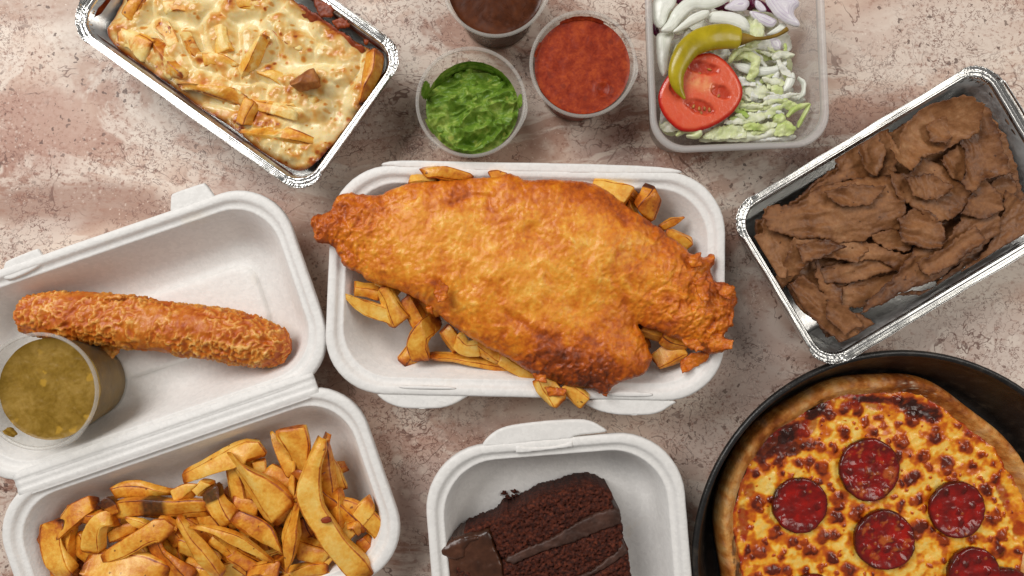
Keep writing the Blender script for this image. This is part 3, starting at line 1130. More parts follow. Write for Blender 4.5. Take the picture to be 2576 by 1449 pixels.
# ---------------------------------------------------------------- chips
def make_chip(pts, zs, w, th, seed, sheet_id=6, taper=(1.0, 1.0), power=9.0, roll=None, n=18):
    """pts: centre line as measured; zs: heights; w: width as measured; th: thickness in mm"""
    r = np.random.default_rng(seed)
    g = G(pts, sheet_id)
    zs = np.broadcast_to(np.asarray(zs, float), (len(g),)) if np.ndim(zs) == 0 else np.array(zs, float)
    xy = W(g, zs)
    path = spline(np.column_stack([xy, zs]), n)
    path[0] += (path[0] - path[1]) * .5
    path[-1] += (path[-1] - path[-2]) * .5
    wm = .90 * w / ZOOM[sheet_id][2] * S0 * (1 - zs.mean() / HC)
    t = np.linspace(0, 1, n)
    tp = taper[0] + (1 - taper[0]) * np.clip(t / .5, 0, 1) if taper[0] < 1 else np.ones(n)
    tp2 = taper[1] + (1 - taper[1]) * np.clip((1 - t) / .55, 0, 1) if taper[1] < 1 else np.ones(n)
    end = np.minimum(1, .80 + .20 * np.clip(np.minimum(t, 1 - t) / .07, 0, 1))
    s = tp * tp2 * end
    vw = 1 + .16 * np.sin(t * r.uniform(3, 7) + r.uniform(0, 6)) * r.uniform(.3, 1)
    th = th * r.uniform(.65, .95)
    if roll is None:
        roll = r.uniform(-.6, .6)
    rl = roll + np.linspace(-.5, .5, n) * r.uniform(-.5, .5)
    V, F, th_, tt = tube(path, wm / 2 * s * vw, th / 2 * (.35 + .65 * s), 36, power, rl)
    corner = sm(np.abs(np.sin(2 * th_)), .80, 1.0)
    T0, T1 = path[0] - path[1], path[-1] - path[-2]
    cuts = []
    for e_, T_, tpe in ((path[0], T0, taper[0]), (path[-1], T1, taper[1])):
        if tpe > .5:
            nn_ = T_ / np.linalg.norm(T_) + r.normal(size=3) * np.array([.34, .34, .25])
            cuts.append((e_ - T_ / np.linalg.norm(T_) * wm * .10, nn_ / np.linalg.norm(nn_)))
    for _k in range(2):
        i_ = int(r.integers(3, n - 3))
        nn_ = np.array([r.normal(), r.normal(), abs(r.normal()) + .3])
        nn_ -= (nn_ @ T0) / (T0 @ T0) * T0 * .9
        nn_ /= np.linalg.norm(nn_)
        cuts.append((path[i_] + nn_ * min(wm, th) * .47, nn_))
    for c_, nn_ in cuts:
        dd_ = (V - c_) @ nn_
        V = V - np.clip(dd_, 0, None)[:, None] * nn_
    ed = np.maximum(corner * .8, sm(np.minimum(tt, 1 - tt), .10, 0.0) * .7)
    ed = ed * (.55 + .6 * fbm(V, 7, 2, seed % 50))
    V = V + .34 * np.stack([fbm(V, 3.5, 3, seed % 41 + 1), fbm(V, 3.5, 3, seed % 37 + 2), fbm(V, 3.5, 3, seed % 31 + 3)], 1)
    V = V + 1.0 * np.stack([fbm(V, 18, 1, seed % 41 + 5), fbm(V, 16, 1, seed % 37 + 6), fbm(V, 16, 1, seed % 31 + 7)], 1)
    return V, F, np.clip(ed, 0, 1), tt


def chip(pts, zs, w, th, label, group, sheet_id=6, mat=None, burn=None, parent=None, **kw):
    chip.k += 1
    V, F, ed, tt = make_chip(pts, zs, w, th, chip.k * 7 + 3, sheet_id, **kw)
    bn = np.zeros(len(V))
    if burn is not None:
        bn = .92 * sm(sm(np.abs(tt - burn[0]), burn[1] * 1.1, burn[1] * .3) + .55 * fbm(V, 5, 3, chip.k % 20), .42, .62)
    o = mk("chip", V, F, mat or M_CHIP, parent, {"edge": ed, "burn": bn})
    if parent is None:
        tag(o, label, "chip", group)
    return o


chip.k = 0
GB = "chips in the hinged foam box"
# (points, heights, width, thickness, label, options)
box_chips = [
    ([(1740, 300), (1790, 420), (1815, 600)], [44, 43, 38], 195, 9, "wide folded chip standing at the top of the pile by the hinge", dict(taper=(1, .6))),
    ([(1905, 370), (1860, 560), (1890, 780), (2020, 990), (2190, 1190)], [48, 48, 47, 46, 42], 165, 11, "longest chip, curving down the right of the pile with red scab", dict(roll=.1)),
    ([(1635, 330), (1700, 440), (1785, 590)], [36, 36, 33], 105, 8, "slim pointed chip beside the wide folded one near the hinge", dict(taper=(.12, 1))),
    ([(1945, 500), (2010, 590), (2065, 690)], [30, 29, 27], 135, 9, "short flat chip right of the longest chip's upper half", dict(taper=(.8, .6))),
    ([(1570, 590), (1670, 620), (1780, 690)], [30, 30, 31], 160, 11, "chip with one black fleck behind the longest chip", dict()),
    ([(1335, 480), (1400, 560), (1560, 690), (1710, 820)], [43, 44, 43, 40], 215, 13, "broad blocky chip running down the centre top of the pile", dict(taper=(.55, 1), roll=.2)),
    ([(1110, 600), (1280, 530), (1500, 450), (1540, 500)], [34, 35, 35, 33], 160, 11, "chip lying behind the broad blocky one, close to the hinge", dict(taper=(.7, 1))),
    ([(680, 700), (800, 680), (1040, 690)], [30, 31, 29], 105, 11, "brownish chip lying alone along the hinge wall at left", dict(taper=(.9, .3), mat=M_CHIPDARK)),
    ([(690, 800), (860, 785), (1060, 800), (1270, 790)], [36, 37, 37, 36], 130, 11, "long chip with a dark burnt band across its middle", dict(burn=(.44, .2))),
    ([(1265, 670), (1300, 760), (1400, 860)], [39, 39, 36], 130, 12, "chip with a black burnt end in the middle of the pile", dict(mat=M_CHIPDARK, burn=(.08, .36))),
    ([(2010, 760), (2120, 810), (2260, 900), (2345, 975)], [37, 37, 35, 32], 165, 10, "chip slanting towards the right wall of the base", dict(taper=(.7, .75))),
    ([(1725, 765), (1730, 900), (1740, 1050), (1725, 1175)], [48, 48, 47, 45], 165, 9, "triangular pale chip pointing down left of the longest chip", dict(taper=(1, .05), roll=-.15)),
    ([(1400, 850), (1520, 920), (1620, 1040), (1680, 1160)], [42, 43, 42, 39], 200, 11, "wide wedge chip under the triangular pale chip", dict(taper=(.7, .5), roll=.3)),
    ([(1165, 905), (1320, 930), (1480, 1010), (1645, 1115)], [46, 47, 46, 43], 100, 8, "pale spindle chip pointed at both ends in the foreground", dict(taper=(.15, .15), roll=0)),
    ([(1075, 850), (1130, 950), (1230, 1080), (1340, 1200)], [44, 45, 44, 41], 105, 10, "narrow chip crossing beneath the pale spindle chip", dict(taper=(.6, .9))),
    ([(910, 995), (950, 1080), (1050, 1160), (1160, 1215)], [42, 43, 42, 40], 125, 11, "orange curled chip at the bottom of the frame", dict(mat=M_CHIPDARK)),
    ([(640, 1090), (800, 1010), (960, 930), (1010, 960)], [41, 42, 42, 40], 150, 14, "thick pale block chip left of the narrow crossing chip", dict(taper=(.4, 1), roll=.35)),
    ([(560, 1050), (575, 950), (620, 870), (710, 850)], [39, 41, 41, 38], 125, 11, "short bent chip left of the thick pale block", dict()),
    ([(360, 930), (450, 850), (590, 770)], [36, 37, 35], 155, 12, "large brown chip at upper left of the pile", dict(mat=M_CHIPDARK)),
    ([(620, 745), (660, 780), (690, 830)], [40, 40, 39], 90, 9, "small dark red-brown chip end above the short bent chip", dict(mat=M_CHIPDARK, burn=(.2, .5))),
    ([(665, 975), (740, 940), (840, 930)], [34, 35, 34], 90, 10, "deep orange chip between the bent chip and the thick block", dict(mat=M_CHIPDARK)),
    ([(760, 850), (830, 880), (930, 920)], [40, 40, 38], 70, 8, "thin pale chip tip under the burnt-banded chip", dict(taper=(.2, 1))),
    ([(300, 870), (280, 980), (330, 1090), (440, 1200)], [42, 43, 43, 40], 175, 12, "long wavy chip at the far left of the pile", dict(roll=-.3)),
    ([(90, 1178), (160, 1110), (250, 1020)], [28, 29, 30], 62, 7, "thin dark sliver chip touching the left wall", dict(taper=(.1, 1), mat=M_CHIPDARK)),
    ([(510, 1120), (700, 1130), (860, 1145), (1000, 1190)], [42, 43, 43, 41], 170, 12, "broad chip with a black fleck at the bottom edge", dict(roll=.2)),
    ([(1770, 1020), (1880, 1040), (2000, 1070)], [38, 38, 36], 165, 12, "pale chip tucked under the longest chip's lower half", dict()),
    ([(2095, 910), (2140, 900), (2165, 950)], [40, 40, 38], 70, 8, "tiny pale chip tip on the right slope of the pile", dict(taper=(.6, .4))),
    ([(2185, 970), (2230, 1040), (2260, 1130)], [34, 33, 31], 100, 10, "dark orange chip against the right wall beside the longest chip", dict(mat=M_CHIPDARK)),
    ([(1480, 1170), (1560, 1150), (1690, 1170)], [42, 43, 41], 110, 10, "orange chip end cut by the bottom edge, below the spindle", dict(mat=M_CHIPDARK)),
    ([(1690, 1190), (1830, 1165), (1980, 1150)], [38, 38, 36], 75, 9, "thin orange chip along the bottom edge, right of centre", dict(mat=M_CHIPDARK)),
    ([(1800, 1215), (1950, 1195), (2100, 1190)], [36, 36, 34], 80, 9, "pale chip edge lowest at right, under the longest chip", dict()),
    ([(1390, 1060), (1470, 1110), (1560, 1160)], [37, 37, 36], 110, 10, "shaded chip beneath the spindle chip's right half", dict()),
    ([(1080, 1020), (1180, 1060), (1300, 1130)], [36, 37, 35], 150, 11, "mottled chip behind the narrow crossing chip", dict()),
    ([(440, 970), (500, 1030), (580, 1090)], [35, 35, 34], 130, 10, "brown chip filling the gap right of the wavy chip", dict(mat=M_CHIPDARK)),
    ([(1050, 720), (1130, 690), (1230, 690)], [33, 34, 34], 95, 10, "chip peeking out under the chip by the hinge", dict()),
    ([(1180, 700), (1250, 650), (1290, 640)], [34, 35, 35], 95, 9, "small chip corner beside the black burnt end", dict()),
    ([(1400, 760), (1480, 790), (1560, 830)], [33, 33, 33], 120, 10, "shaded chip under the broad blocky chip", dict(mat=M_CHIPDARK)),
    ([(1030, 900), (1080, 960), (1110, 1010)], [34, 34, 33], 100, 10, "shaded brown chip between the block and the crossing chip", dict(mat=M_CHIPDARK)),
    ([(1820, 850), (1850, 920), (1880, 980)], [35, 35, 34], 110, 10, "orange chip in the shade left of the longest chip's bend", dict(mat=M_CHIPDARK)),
    ([(1560, 500), (1580, 600), (1600, 660)], [31, 31, 30], 90, 9, "shaded chip between the broad blocky chip and black-flecked chip", dict()),
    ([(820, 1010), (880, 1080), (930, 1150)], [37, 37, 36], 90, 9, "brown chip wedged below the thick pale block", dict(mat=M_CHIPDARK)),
    ([(1280, 960), (1360, 1020), (1420, 1090)], [37, 37, 36], 90, 9, "brown chip visible between crossing chip and spindle", dict(mat=M_CHIPDARK)),
    ([(1960, 840), (2040, 900), (2100, 980)], [35, 35, 34], 110, 10, "pale chip just right of the longest chip's bend", dict()),
    ([(1660, 1080), (1700, 1150), (1760, 1210)], [36, 36, 35], 100, 9, "chip under the point of the triangular chip", dict(mat=M_CHIPDARK)),
    ([(300, 1150), (380, 1190), (480, 1215)], [38, 38, 37], 100, 10, "orange chip below the wavy chip at the bottom edge", dict(mat=M_CHIPDARK)),
    ([(480, 830), (560, 850), (640, 820)], [38, 38, 37], 80, 9, "wrinkled brown chip between the bent chip and large brown chip", dict(mat=M_CHIPDARK)),
    ([(960, 860), (1020, 890), (1080, 930)], [38, 38, 37], 70, 8, "thin chip below the burnt-banded chip's right half", dict()),
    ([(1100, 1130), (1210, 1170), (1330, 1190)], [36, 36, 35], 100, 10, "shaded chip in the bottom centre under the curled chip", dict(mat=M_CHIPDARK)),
]
for pts, zs, w, th, lab, kw in box_chips:
    chip(pts, [z - 3 for z in zs], w, th, lab, GB, **kw)
# buried lower layer: chips that only show as slivers between those above
rb = np.random.default_rng(5)
for i in range(44):
    u = rb.uniform(-330, 420)
    v = rb.uniform(1345, 1560)
    g = u * dU + v * dV
    a = rb.uniform(0, math.pi)
    L = rb.uniform(75, 125)
    e = np.array([math.cos(a), math.sin(a)]) * L
    z = 12 + 7 * (i % 4) + rb.uniform(-1, 1)
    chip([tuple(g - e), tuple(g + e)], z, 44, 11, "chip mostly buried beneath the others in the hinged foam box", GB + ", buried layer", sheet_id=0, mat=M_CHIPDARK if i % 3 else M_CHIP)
# crumbs on the chips
for gx, gy, s, zz in ((1975, 855, 1.0, 50), ):
    q = GW([(1932, 855), (1990, 835), (2010, 870), (1985, 880), (1950, 885)], 6, 49)
    V, F, p, dd, n = slab(chaikin(q, 1), .5, lambda p, d: 50.2 + .5 * np.sqrt(np.clip(d, 0, 1)), lambda p, d: 49 + 0 * d)
    o = mk("batter_scrap", V, F, mat_plain("dark_scrap", [(.3, (120, 40, 16)), (.7, (150, 62, 22))], 200))
    tag(o, "small dark red scrap stuck on the longest chip", "scrap")

GF = "chips under the battered fish"
fish_chips = [
    ([(190, 755), (330, 820), (470, 870), (530, 905)], [44, 43, 41, 40], 85, 9, "pointed chip sticking out left over the fish box rim", dict(taper=(.1, 1))),
    ([(285, 725), (350, 735), (430, 745)], [38, 38, 38], 90, 9, "short chip above the pointed chip at the fish's left", dict(mat=M_CHIPDARK)),
    ([(445, 710), (480, 800), (535, 910)], [44, 44, 40], 115, 12, "plump chip crossing the pointed chip left of the fish", dict(roll=.3)),
    ([(570, 770), (610, 840), (640, 920)], [36, 36, 34], 110, 11, "pale chip right of the plump crossing chip", dict()),
    ([(645, 1100), (620, 1020), (660, 940), (790, 890)], [30, 34, 37, 36], 120, 11, "curved thick chip hooking out below the fish", dict()),
    ([(690, 1065), (850, 1080), (1000, 1110), (1150, 1135)], [28, 29, 29, 28], 85, 9, "long brown chip on the box floor under the fish", dict(mat=M_CHIPDARK)),
    ([(820, 980), (870, 1035), (950, 1040)], [37, 37, 36], 95, 10, "square-ended chip above the long brown floor chip", dict()),
    ([(645, 125), (720, 115), (800, 140), (900, 170)], [46, 47, 47, 45], 80, 11, "pale knobbly chip above the fish's upper left edge", dict()),
    ([(580, 175), (640, 165), (720, 180)], [43, 43, 42], 60, 9, "chip end just left of the knobbly chip", dict()),
    ([(1530, 190), (1620, 200), (1730, 260)], [44, 45, 43], 120, 11, "golden chip behind the fish's upper right edge", dict()),
    ([(1860, 190), (1840, 260), (1790, 350)], [45, 44, 40], 130, 12, "orange-skinned chip standing at the fish's upper right", dict(mat=M_CHIPDARK, burn=(.0, .12))),
    ([(2015, 358), (1950, 380), (1890, 415)], [36, 36, 35], 48, 6, "tiny pointed chip on the right wall of fish box", dict(taper=(.15, 1))),
    ([(1920, 430), (1970, 450), (2040, 500)], [38, 38, 36], 70, 9, "small chip beneath the fish's right shoulder", dict()),
    ([(1780, 920), (1850, 950), (1930, 990)], [36, 36, 35], 115, 11, "brown chip shaded in the notch of the fish's tail", dict(mat=M_CHIPDARK)),
    ([(1850, 1115), (1920, 1080), (2020, 1040)], [36, 37, 37], 120, 12, "stubby pale chip under the tail at lower right", dict()),
    ([(1255, 1190), (1300, 1250), (1360, 1320)], [46, 46, 45], 115, 11, "rounded chip end hanging over the box's lower rim", dict()),
    ([(1400, 1230), (1440, 1270), (1500, 1320)], [45, 46, 45], 85, 9, "square chip end beside the rounded one on the lower rim", dict()),
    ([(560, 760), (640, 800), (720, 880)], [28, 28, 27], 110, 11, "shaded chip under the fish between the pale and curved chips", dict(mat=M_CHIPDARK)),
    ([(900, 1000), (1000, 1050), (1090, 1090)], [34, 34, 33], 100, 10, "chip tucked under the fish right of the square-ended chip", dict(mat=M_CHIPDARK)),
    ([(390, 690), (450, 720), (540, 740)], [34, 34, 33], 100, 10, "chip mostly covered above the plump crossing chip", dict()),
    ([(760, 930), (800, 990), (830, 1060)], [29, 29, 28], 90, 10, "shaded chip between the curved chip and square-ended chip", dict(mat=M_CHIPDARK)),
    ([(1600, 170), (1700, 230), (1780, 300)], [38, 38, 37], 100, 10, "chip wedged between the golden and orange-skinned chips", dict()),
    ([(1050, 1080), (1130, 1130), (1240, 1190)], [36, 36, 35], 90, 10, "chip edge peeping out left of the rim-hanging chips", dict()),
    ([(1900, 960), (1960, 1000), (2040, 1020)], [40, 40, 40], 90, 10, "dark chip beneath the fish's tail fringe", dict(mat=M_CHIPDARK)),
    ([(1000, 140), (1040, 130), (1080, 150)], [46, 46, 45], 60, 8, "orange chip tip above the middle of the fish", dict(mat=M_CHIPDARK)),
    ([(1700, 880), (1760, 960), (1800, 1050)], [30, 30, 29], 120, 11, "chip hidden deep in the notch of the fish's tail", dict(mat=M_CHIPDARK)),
]
for pts, zs, w, th, lab, kw in fish_chips:
    chip(pts, zs, w, th, lab, GF, sheet_id=4, **kw)
for i in range(9):
    g = np.array([rb.uniform(1010, 1660), rb.uniform(560, 880)])
    a = rb.uniform(0, math.pi)
    e = np.array([math.cos(a), math.sin(a)]) * rb.uniform(60, 100)
    chip([tuple(g - e), tuple(g + e)], 13 + 11 * (i % 3), 50, 12, "chip hidden under the battered fish", GF + ", hidden", sheet_id=0)

# ---------------------------------------------------------------- battered fish
fo = [(60, 370), (95, 330), (150, 330), (185, 300), (185, 250), (250, 222), (330, 235), (430, 245), (480, 210), (560, 180), (700, 165), (850, 160), (930, 145), (1010, 150),
      (1060, 140), (1100, 125), (1150, 140), (1190, 165), (1300, 155), (1420, 160), (1530, 172), (1600, 205), (1680, 265), (1750, 320), (1830, 370), (1900, 415),
      (1960, 470), (2030, 520), (2090, 555), (2130, 560), (2178, 538), (2180, 585), (2150, 640), (2170, 680), (2230, 700), (2280, 720), (2292, 790), (2270, 860),
      (2282, 920), (2230, 940), (2220, 985), (2262, 995), (2275, 1030), (2200, 1068), (2140, 1062), (2080, 1055), (2000, 1005), (1940, 975), (1880, 945), (1815, 935), (1785, 912), (1772, 912),
      (1802, 960), (1830, 1030), (1852, 1085), (1835, 1145), (1800, 1180), (1740, 1195), (1680, 1215), (1640, 1240), (1610, 1285), (1550, 1262), (1500, 1245),
      (1420, 1245), (1340, 1215), (1260, 1195), (1200, 1160), (1130, 1110), (1060, 1070), (1000, 1045), (940, 1010), (860, 960), (790, 910), (740, 870), (690, 830),
      (640, 790), (560, 750), (480, 720), (400, 700), (350, 680), (320, 640), (240, 620), (210, 560), (180, 500), (100, 490), (75, 440)]
ZF = 55.0
fp = GW(fo, 4, ZF)
fp = (fp - fp.mean(0)) * 1.015 + fp.mean(0)
fp = resample(chaikin(fp, 1), 1000)
_t = np.roll(fp, -1, 0) - np.roll(fp, 1, 0)
_t /= np.linalg.norm(_t, axis=1)[:, None]
_tl = np.exp(-((fp[:, 0] - GW([(2200, 850)], 4, ZF)[0][0]) / 38) ** 2) + .7 * np.exp(-((fp[:, 0] - GW([(120, 400)], 4, ZF)[0][0]) / 28) ** 2)
fp = fp + np.stack([_t[:, 1], -_t[:, 0]], 1) * ((1.0 + 1.5 * _tl) * fbm(fp, 4.2, 3, 21, .65) + 2.2 * _tl * fbm(fp, 9, 2, 23))[:, None]
fw = lambda x, y: GW([(x, y)], 4, ZF)[0]


def gauss(p, x, y, r, ry=None, ang=0):
    q = rot(p - fw(x, y), ang)
    return np.exp(-(q[:, 0] / r) ** 2 - (q[:, 1] / (ry or r)) ** 2)


def seg_dist(p, a, b):
    e = b - a
    t = np.clip(((p - a) @ e) / (e @ e), 0, 1)
    return np.linalg.norm(p - (a + t[:, None] * e), axis=1), t


def crease(p, pts, wdt):
    pts = np.array([fw(*q) for q in pts])
    best = np.full(len(p), 1e9)
    for a, b in zip(pts[:-1], pts[1:]):
        best = np.minimum(best, seg_dist(p, a, b)[0])
    return np.exp(-(best / (wdt * 1.5)) ** 2)


def fish_core(p, d):
    w = p + 2.2 * np.stack([fbm(p, 10, 3, 41), fbm(p, 10, 3, 42)], 1)
    body = 10.5 * (1 - np.exp(-d / 11.0)) + 3.2 * np.sqrt(np.clip(d / 2.2, 0, 1))
    body += 2.5 * gauss(p, 1200, 560, 60, 35, 10) + 2.0 * gauss(p, 1500, 480, 45, 30)
    rim = np.exp(-d / 9.0)
    tail = np.clip(gauss(p, 2120, 850, 32) + gauss(p, 180, 400, 28) + .7 * gauss(p, 1450, 1180, 35, 18), 0, 1)
    lump = 2.4 * fbm(p, 26, 2, 5) + 0.7 * fbm(w, 12, 2, 6)
    f, v = worley(w, 3.4, 3)
    bub = sm(f, .62, .10) * v
    f2, v2 = worley(w + 5, 6.5, 8)
    bub2 = sm(f2, .6, .1) * (v2 > .5)
    wr = ridge(w * np.array([1.0, .8]), 5.5, 3, 9)
    crisp = np.clip(tail * 1.1 + .35 * rim, 0, 1)
    z = body + lump + .40 * bub + .30 * bub2 + (.9 + 3.0 * crisp) * (wr - .6) * np.clip(d / 1.5, 0, 1)
    z += crisp * 1.3 * fbm(w, 3.0, 3, 17) * np.clip(d / 1.0, 0, 1)
    cr = np.clip(crease(p, [(700, 690), (760, 740), (770, 800)], 2.4) + crease(p, [(1080, 850), (1190, 920), (1260, 960), (1340, 1000)], 2.6)
                 + crease(p, [(800, 285), (900, 240), (990, 245), (1000, 320)], 1.8) + crease(p, [(1680, 760), (1720, 820), (1745, 880)], 3.0)
                 + .8 * crease(p, [(1620, 900), (1560, 960), (1500, 1030)], 4) + .7 * crease(p, [(250, 360), (330, 380), (420, 330)], 3)
                 + .6 * crease(p, [(1900, 500), (1800, 600), (1830, 720)], 4), 0, 1.2)
    z -= 1.3 * cr
    z += 1.0 * (crease(p, [(690, 700), (735, 760), (745, 830)], 1.6) + crease(p, [(1090, 830), (1200, 900), (1280, 940)], 1.8) + crease(p, [(800, 270), (900, 228), (1000, 232)], 1.6))
    brown = .18 + .36 * rim * (.5 + .8 * np.clip(fbm(p, 14, 2, 61) + .5, 0, 1)) * .7 + .34 * gauss(p, 1380, 1100, 42, 26, 15) + .22 * gauss(p, 1600, 1180, 40, 20) + .18 * gauss(p, 1250, 280, 60, 18)
    brown += .22 * tail + .18 * cr + .28 * gauss(p, 1850, 400, 60, 10, 32) + .16 * gauss(p, 600, 740, 50, 14, -22) + .20 * gauss(p, 300, 260, 30, 12)
    brown -= .16 * bub + .16 * gauss(p, 1300, 640, 90, 50, 10) + .10 * gauss(p, 600, 420, 60, 35) + .10 * (wr - .6) * 2
    brown += .26 * fbm(w, 7, 3, 71) + .24 * fbm(p, 26, 2, 72) + .05
    return z, np.clip(brown, 0, 1.1)


def fish_base(p):
    return 50.0 + 3 * fbm(p, 40, 1, 2)


fz = {}


def ftop(p, d):
    z, b = fish_core(p, d)
    fz["b"] = b
    return fish_base(p) + z - 2.5


V, F, pp, dd, nn = slab(fp, .72, ftop, lambda p, d: fish_base(p) - 3.5 * np.clip(d / 4, 0, 1) - 2.5)
br = np.concatenate([fz["b"], np.full(len(V) - nn, .4)])
fish = thing("battered_fish", (fp[:, 0].mean(), fp[:, 1].mean(), 46), "large golden battered fish lying across the chips in the centre box", "fish")
mk("fillet", V, F, M_FISH, fish, {"brown": br})
# crisp curls of batter along the edge
rs = np.random.default_rng(9)


def scrap(pts, sheet_id, z, parent, seed, th=1.0, curl=3.0, mat=None, brown=.35):
    q = jag(GW(pts, sheet_id, z), 160, 2.0, 3.6, seed, 4)
    c = q.mean(0)

    def mid(p):
        r = rot(p - c, seed * 47)
        return z - 1 + curl * (r[:, 0] / 9) ** 2 * .8 + 2.4 * fbm(p, 5, 3, seed)
    V, F, p, dd, n = slab(q, .6, lambda p, d: mid(p) + th * np.sqrt(np.clip(d / 2, 0, 1)) + .5 * fbm(p, 2.5, 2, seed + 1) * np.clip(d, 0, 1), lambda p, d: mid(p) - th * .6 * np.clip(d / 2, 0, 1))
    b = np.clip(brown + .3 * fbm(V, 5, 3, seed + 2) + .25 * np.exp(-dd / 1.2), 0, 1)
    return mk("batter_scrap", V, F, mat or M_FISH, parent, {"brown": b})


for i, (pts, z) in enumerate([
        ([(2000, 1170), (1990, 1110), (2060, 1060), (2150, 1060), (2130, 1110), (2060, 1150)], 44),
        ([(2000, 990), (2080, 990), (2120, 1040), (2080, 1060), (2020, 1030)], 60),
        ([(2120, 1000), (2200, 980), (2270, 1000), (2260, 1040), (2160, 1060)], 58),
        ([(2060, 700), (2120, 660), (2150, 700), (2140, 800), (2100, 780)], 68),
        ([(2180, 700), (2280, 720), (2260, 790), (2200, 760)], 62),
        ([(1560, 1240), (1640, 1235), (1610, 1290), (1570, 1280)], 50),
        ([(1220, 1170), (1290, 1180), (1300, 1220), (1240, 1215)], 56),
        ([(700, 750), (740, 680), (780, 720), (770, 800), (730, 800)], 68),
        ([(660, 820), (700, 810), (700, 860), (670, 850)], 52),
        ([(2030, 560), (2100, 540), (2110, 610), (2050, 620)], 62),
        ([(1280, 1240), (1400, 1250), (1390, 1290), (1310, 1290)], 52)]):
    scrap(pts, 4, z, fish, 60 + i)

# ---------------------------------------------------------------- battered sausage
ctr = [(170, 330), (420, 320), (760, 335), (1150, 380), (1500, 430), (1850, 480), (2150, 545), (2440, 620)]
wid = [285, 385, 400, 420, 400, 420, 390, 250]
ZS = 26.0
cg = GW(ctr, 11, ZS)
n = 230
zc = np.interp(np.linspace(0, 1, 8), [0, .1, .9, 1], [24, 27, 27, 22])
path = spline(np.column_stack([cg, zc]), n)
wv = np.interp(np.linspace(0, 1, n), np.linspace(0, 1, 8), np.array(wid)) / 3.349 * S0 * (1 - ZS / HC) / 2
tt_ = np.linspace(0, 1, n)
endr = np.sqrt(np.clip(1 - (1 - np.clip(tt_ / .045, 0, 1)) ** 2, 0.05, 1)) * np.sqrt(np.clip(1 - (1 - np.clip((1 - tt_) / .06, 0, 1)) ** 2, .05, 1))
V, F, th_, tt = tube(path, wv * endr * 1.04, wv * endr * .92, 110, 2.1, 0.0)
cen = np.stack([np.interp(tt, tt_, path[:, k]) for k in range(3)], 1)
nr = V - cen
nr /= np.linalg.norm(nr, axis=1)[:, None] + 1e-6
wq = V + 1.6 * np.stack([fbm(V, 6, 2, 81), fbm(V, 6, 2, 82), fbm(V, 6, 2, 83)], 1)
crust = fbm(wq, 22, 3, 84) + .35 * sm(tt, .45, 1.0) + .25 * sm(tt, .25, 0)
cm = .25 + .75 * sm(crust, -.30, .12)
rg = ridge(wq, 5.0, 3, 85)
fl = sm(rg, .66, .80)
disp = 1.8 * fbm(V, 18, 2, 86) + .8 * fbm(V, 8, 2, 97) + cm * (2.4 * (rg - .55) + .8 * fl + 1.3 * fbm(wq, 6, 3, 87)) + (1 - cm) * .35 * fbm(V, 5, 3, 88)
V2 = V + nr * disp[:, None]
brown = .46 - .34 * cm * fl - .12 * cm * (rg - .5) + .15 * fbm(V, 9, 3, 89) + .2 * sm(tt, .93, 1) + .12 * sm(tt, .12, 0) + .12 * cm * sm(rg, .5, .35)
saus = thing("battered_sausage", (cg[:, 0].mean(), cg[:, 1].mean(), 6), "long crisp battered sausage lying in the foam lid beside the curry", "sausage")
mk("batter", V2, F, M_SAUS, saus, {"brown": np.clip(brown, 0, 1)})
for i, (pts, z) in enumerate([([(770, 600), (900, 560), (960, 540), (1010, 560), (1000, 640), (930, 705), (840, 690), (780, 660)], 20),
                              ([(940, 440), (985, 440), (995, 540), (960, 545)], 40), ([(1890, 700), (2000, 670), (2110, 690), (2110, 730), (1930, 748)], 24),
                              ([(2320, 690), (2390, 670), (2400, 720), (2340, 740)], 30), 
                              
                              ([(840, 170), (960, 145), (1050, 150), (1020, 180), (880, 190)], 42), ([(1820, 600), (1930, 620), (1910, 690), (1860, 670)], 38),
                              ]):
    scrap(pts, 11, z - 2, saus, 90 + i, th=1.2, curl=2.0, mat=M_SAUS, brown=.12)
# ---------------------------------------------------------------- pizza in its pan
PZ = W(np.array([2272.0, 1410.5]), 40.0)
M_PAN = mat_plain("blackened_steel", [(.3, (16, 15, 15)), (.55, (30, 28, 27)), (.75, (62, 54, 46))], 130, .36, .25, 700, 0.0, .5, False)
pan = thing("pizza_pan", (PZ[0], PZ[1], 0), "round black steel pizza pan at the lower right", "pan")
RP = 530 * S0 * (1 - 40 / HC)
prof = [(0.1, 0), (RP - 20, 0), (RP - 17, 1), (RP - 3.0, 34), (RP - .8, 36), (RP, 38), (RP - .4, 40.2), (RP - 2.2, 41), (RP - 4.2, 40), (RP - 5.0, 38), (RP - 6.2, 34), (RP - 18.5, 5), (RP - 22, 1.8), (RP - 30, 1.6), (0.1, 1.6)]
k = 9
V, F = loft(lathe(prof[:4], 120), False, False)
V += np.array([PZ[0], PZ[1], 0])
mk("pan_side", V, F, M_PAN, pan)
V, F = loft(lathe(prof[3:11], 120), False, False)
V += np.array([PZ[0], PZ[1], 0])
mk("rolled_rim", V, F, M_PAN, pan)
V, F = loft(lathe(prof[10:], 120), False, False)
V += np.array([PZ[0], PZ[1], 0])
mk("pan_floor", V, F, M_PAN, pan)

PC = W(np.array([2203.0, 1353.0]), 10.0)
RZ = 412 * S0 * (1 - 12 / HC)
pizza = thing("pepperoni_pizza", (PC[0], PC[1], 2), "round pepperoni pizza with browned cheese sitting in the black pan", "pizza")
a = np.linspace(0, 2 * math.pi, 420, endpoint=False)
wob = 1 + .018 * np.sin(a * 3 + 1.0) + .012 * np.sin(a * 5 + .4) + .006 * np.sin(a * 11)
wob = wob + .03 * np.exp(-((a - math.radians(72)) / .28) ** 2)
outer = np.stack([np.cos(a), np.sin(a)], 1) * (RZ * wob)[:, None]
CI = 12.5   # width of the bare crust


def on_pz(x, y):
    return GW([(x, y)], 8, 14)[0] - PC


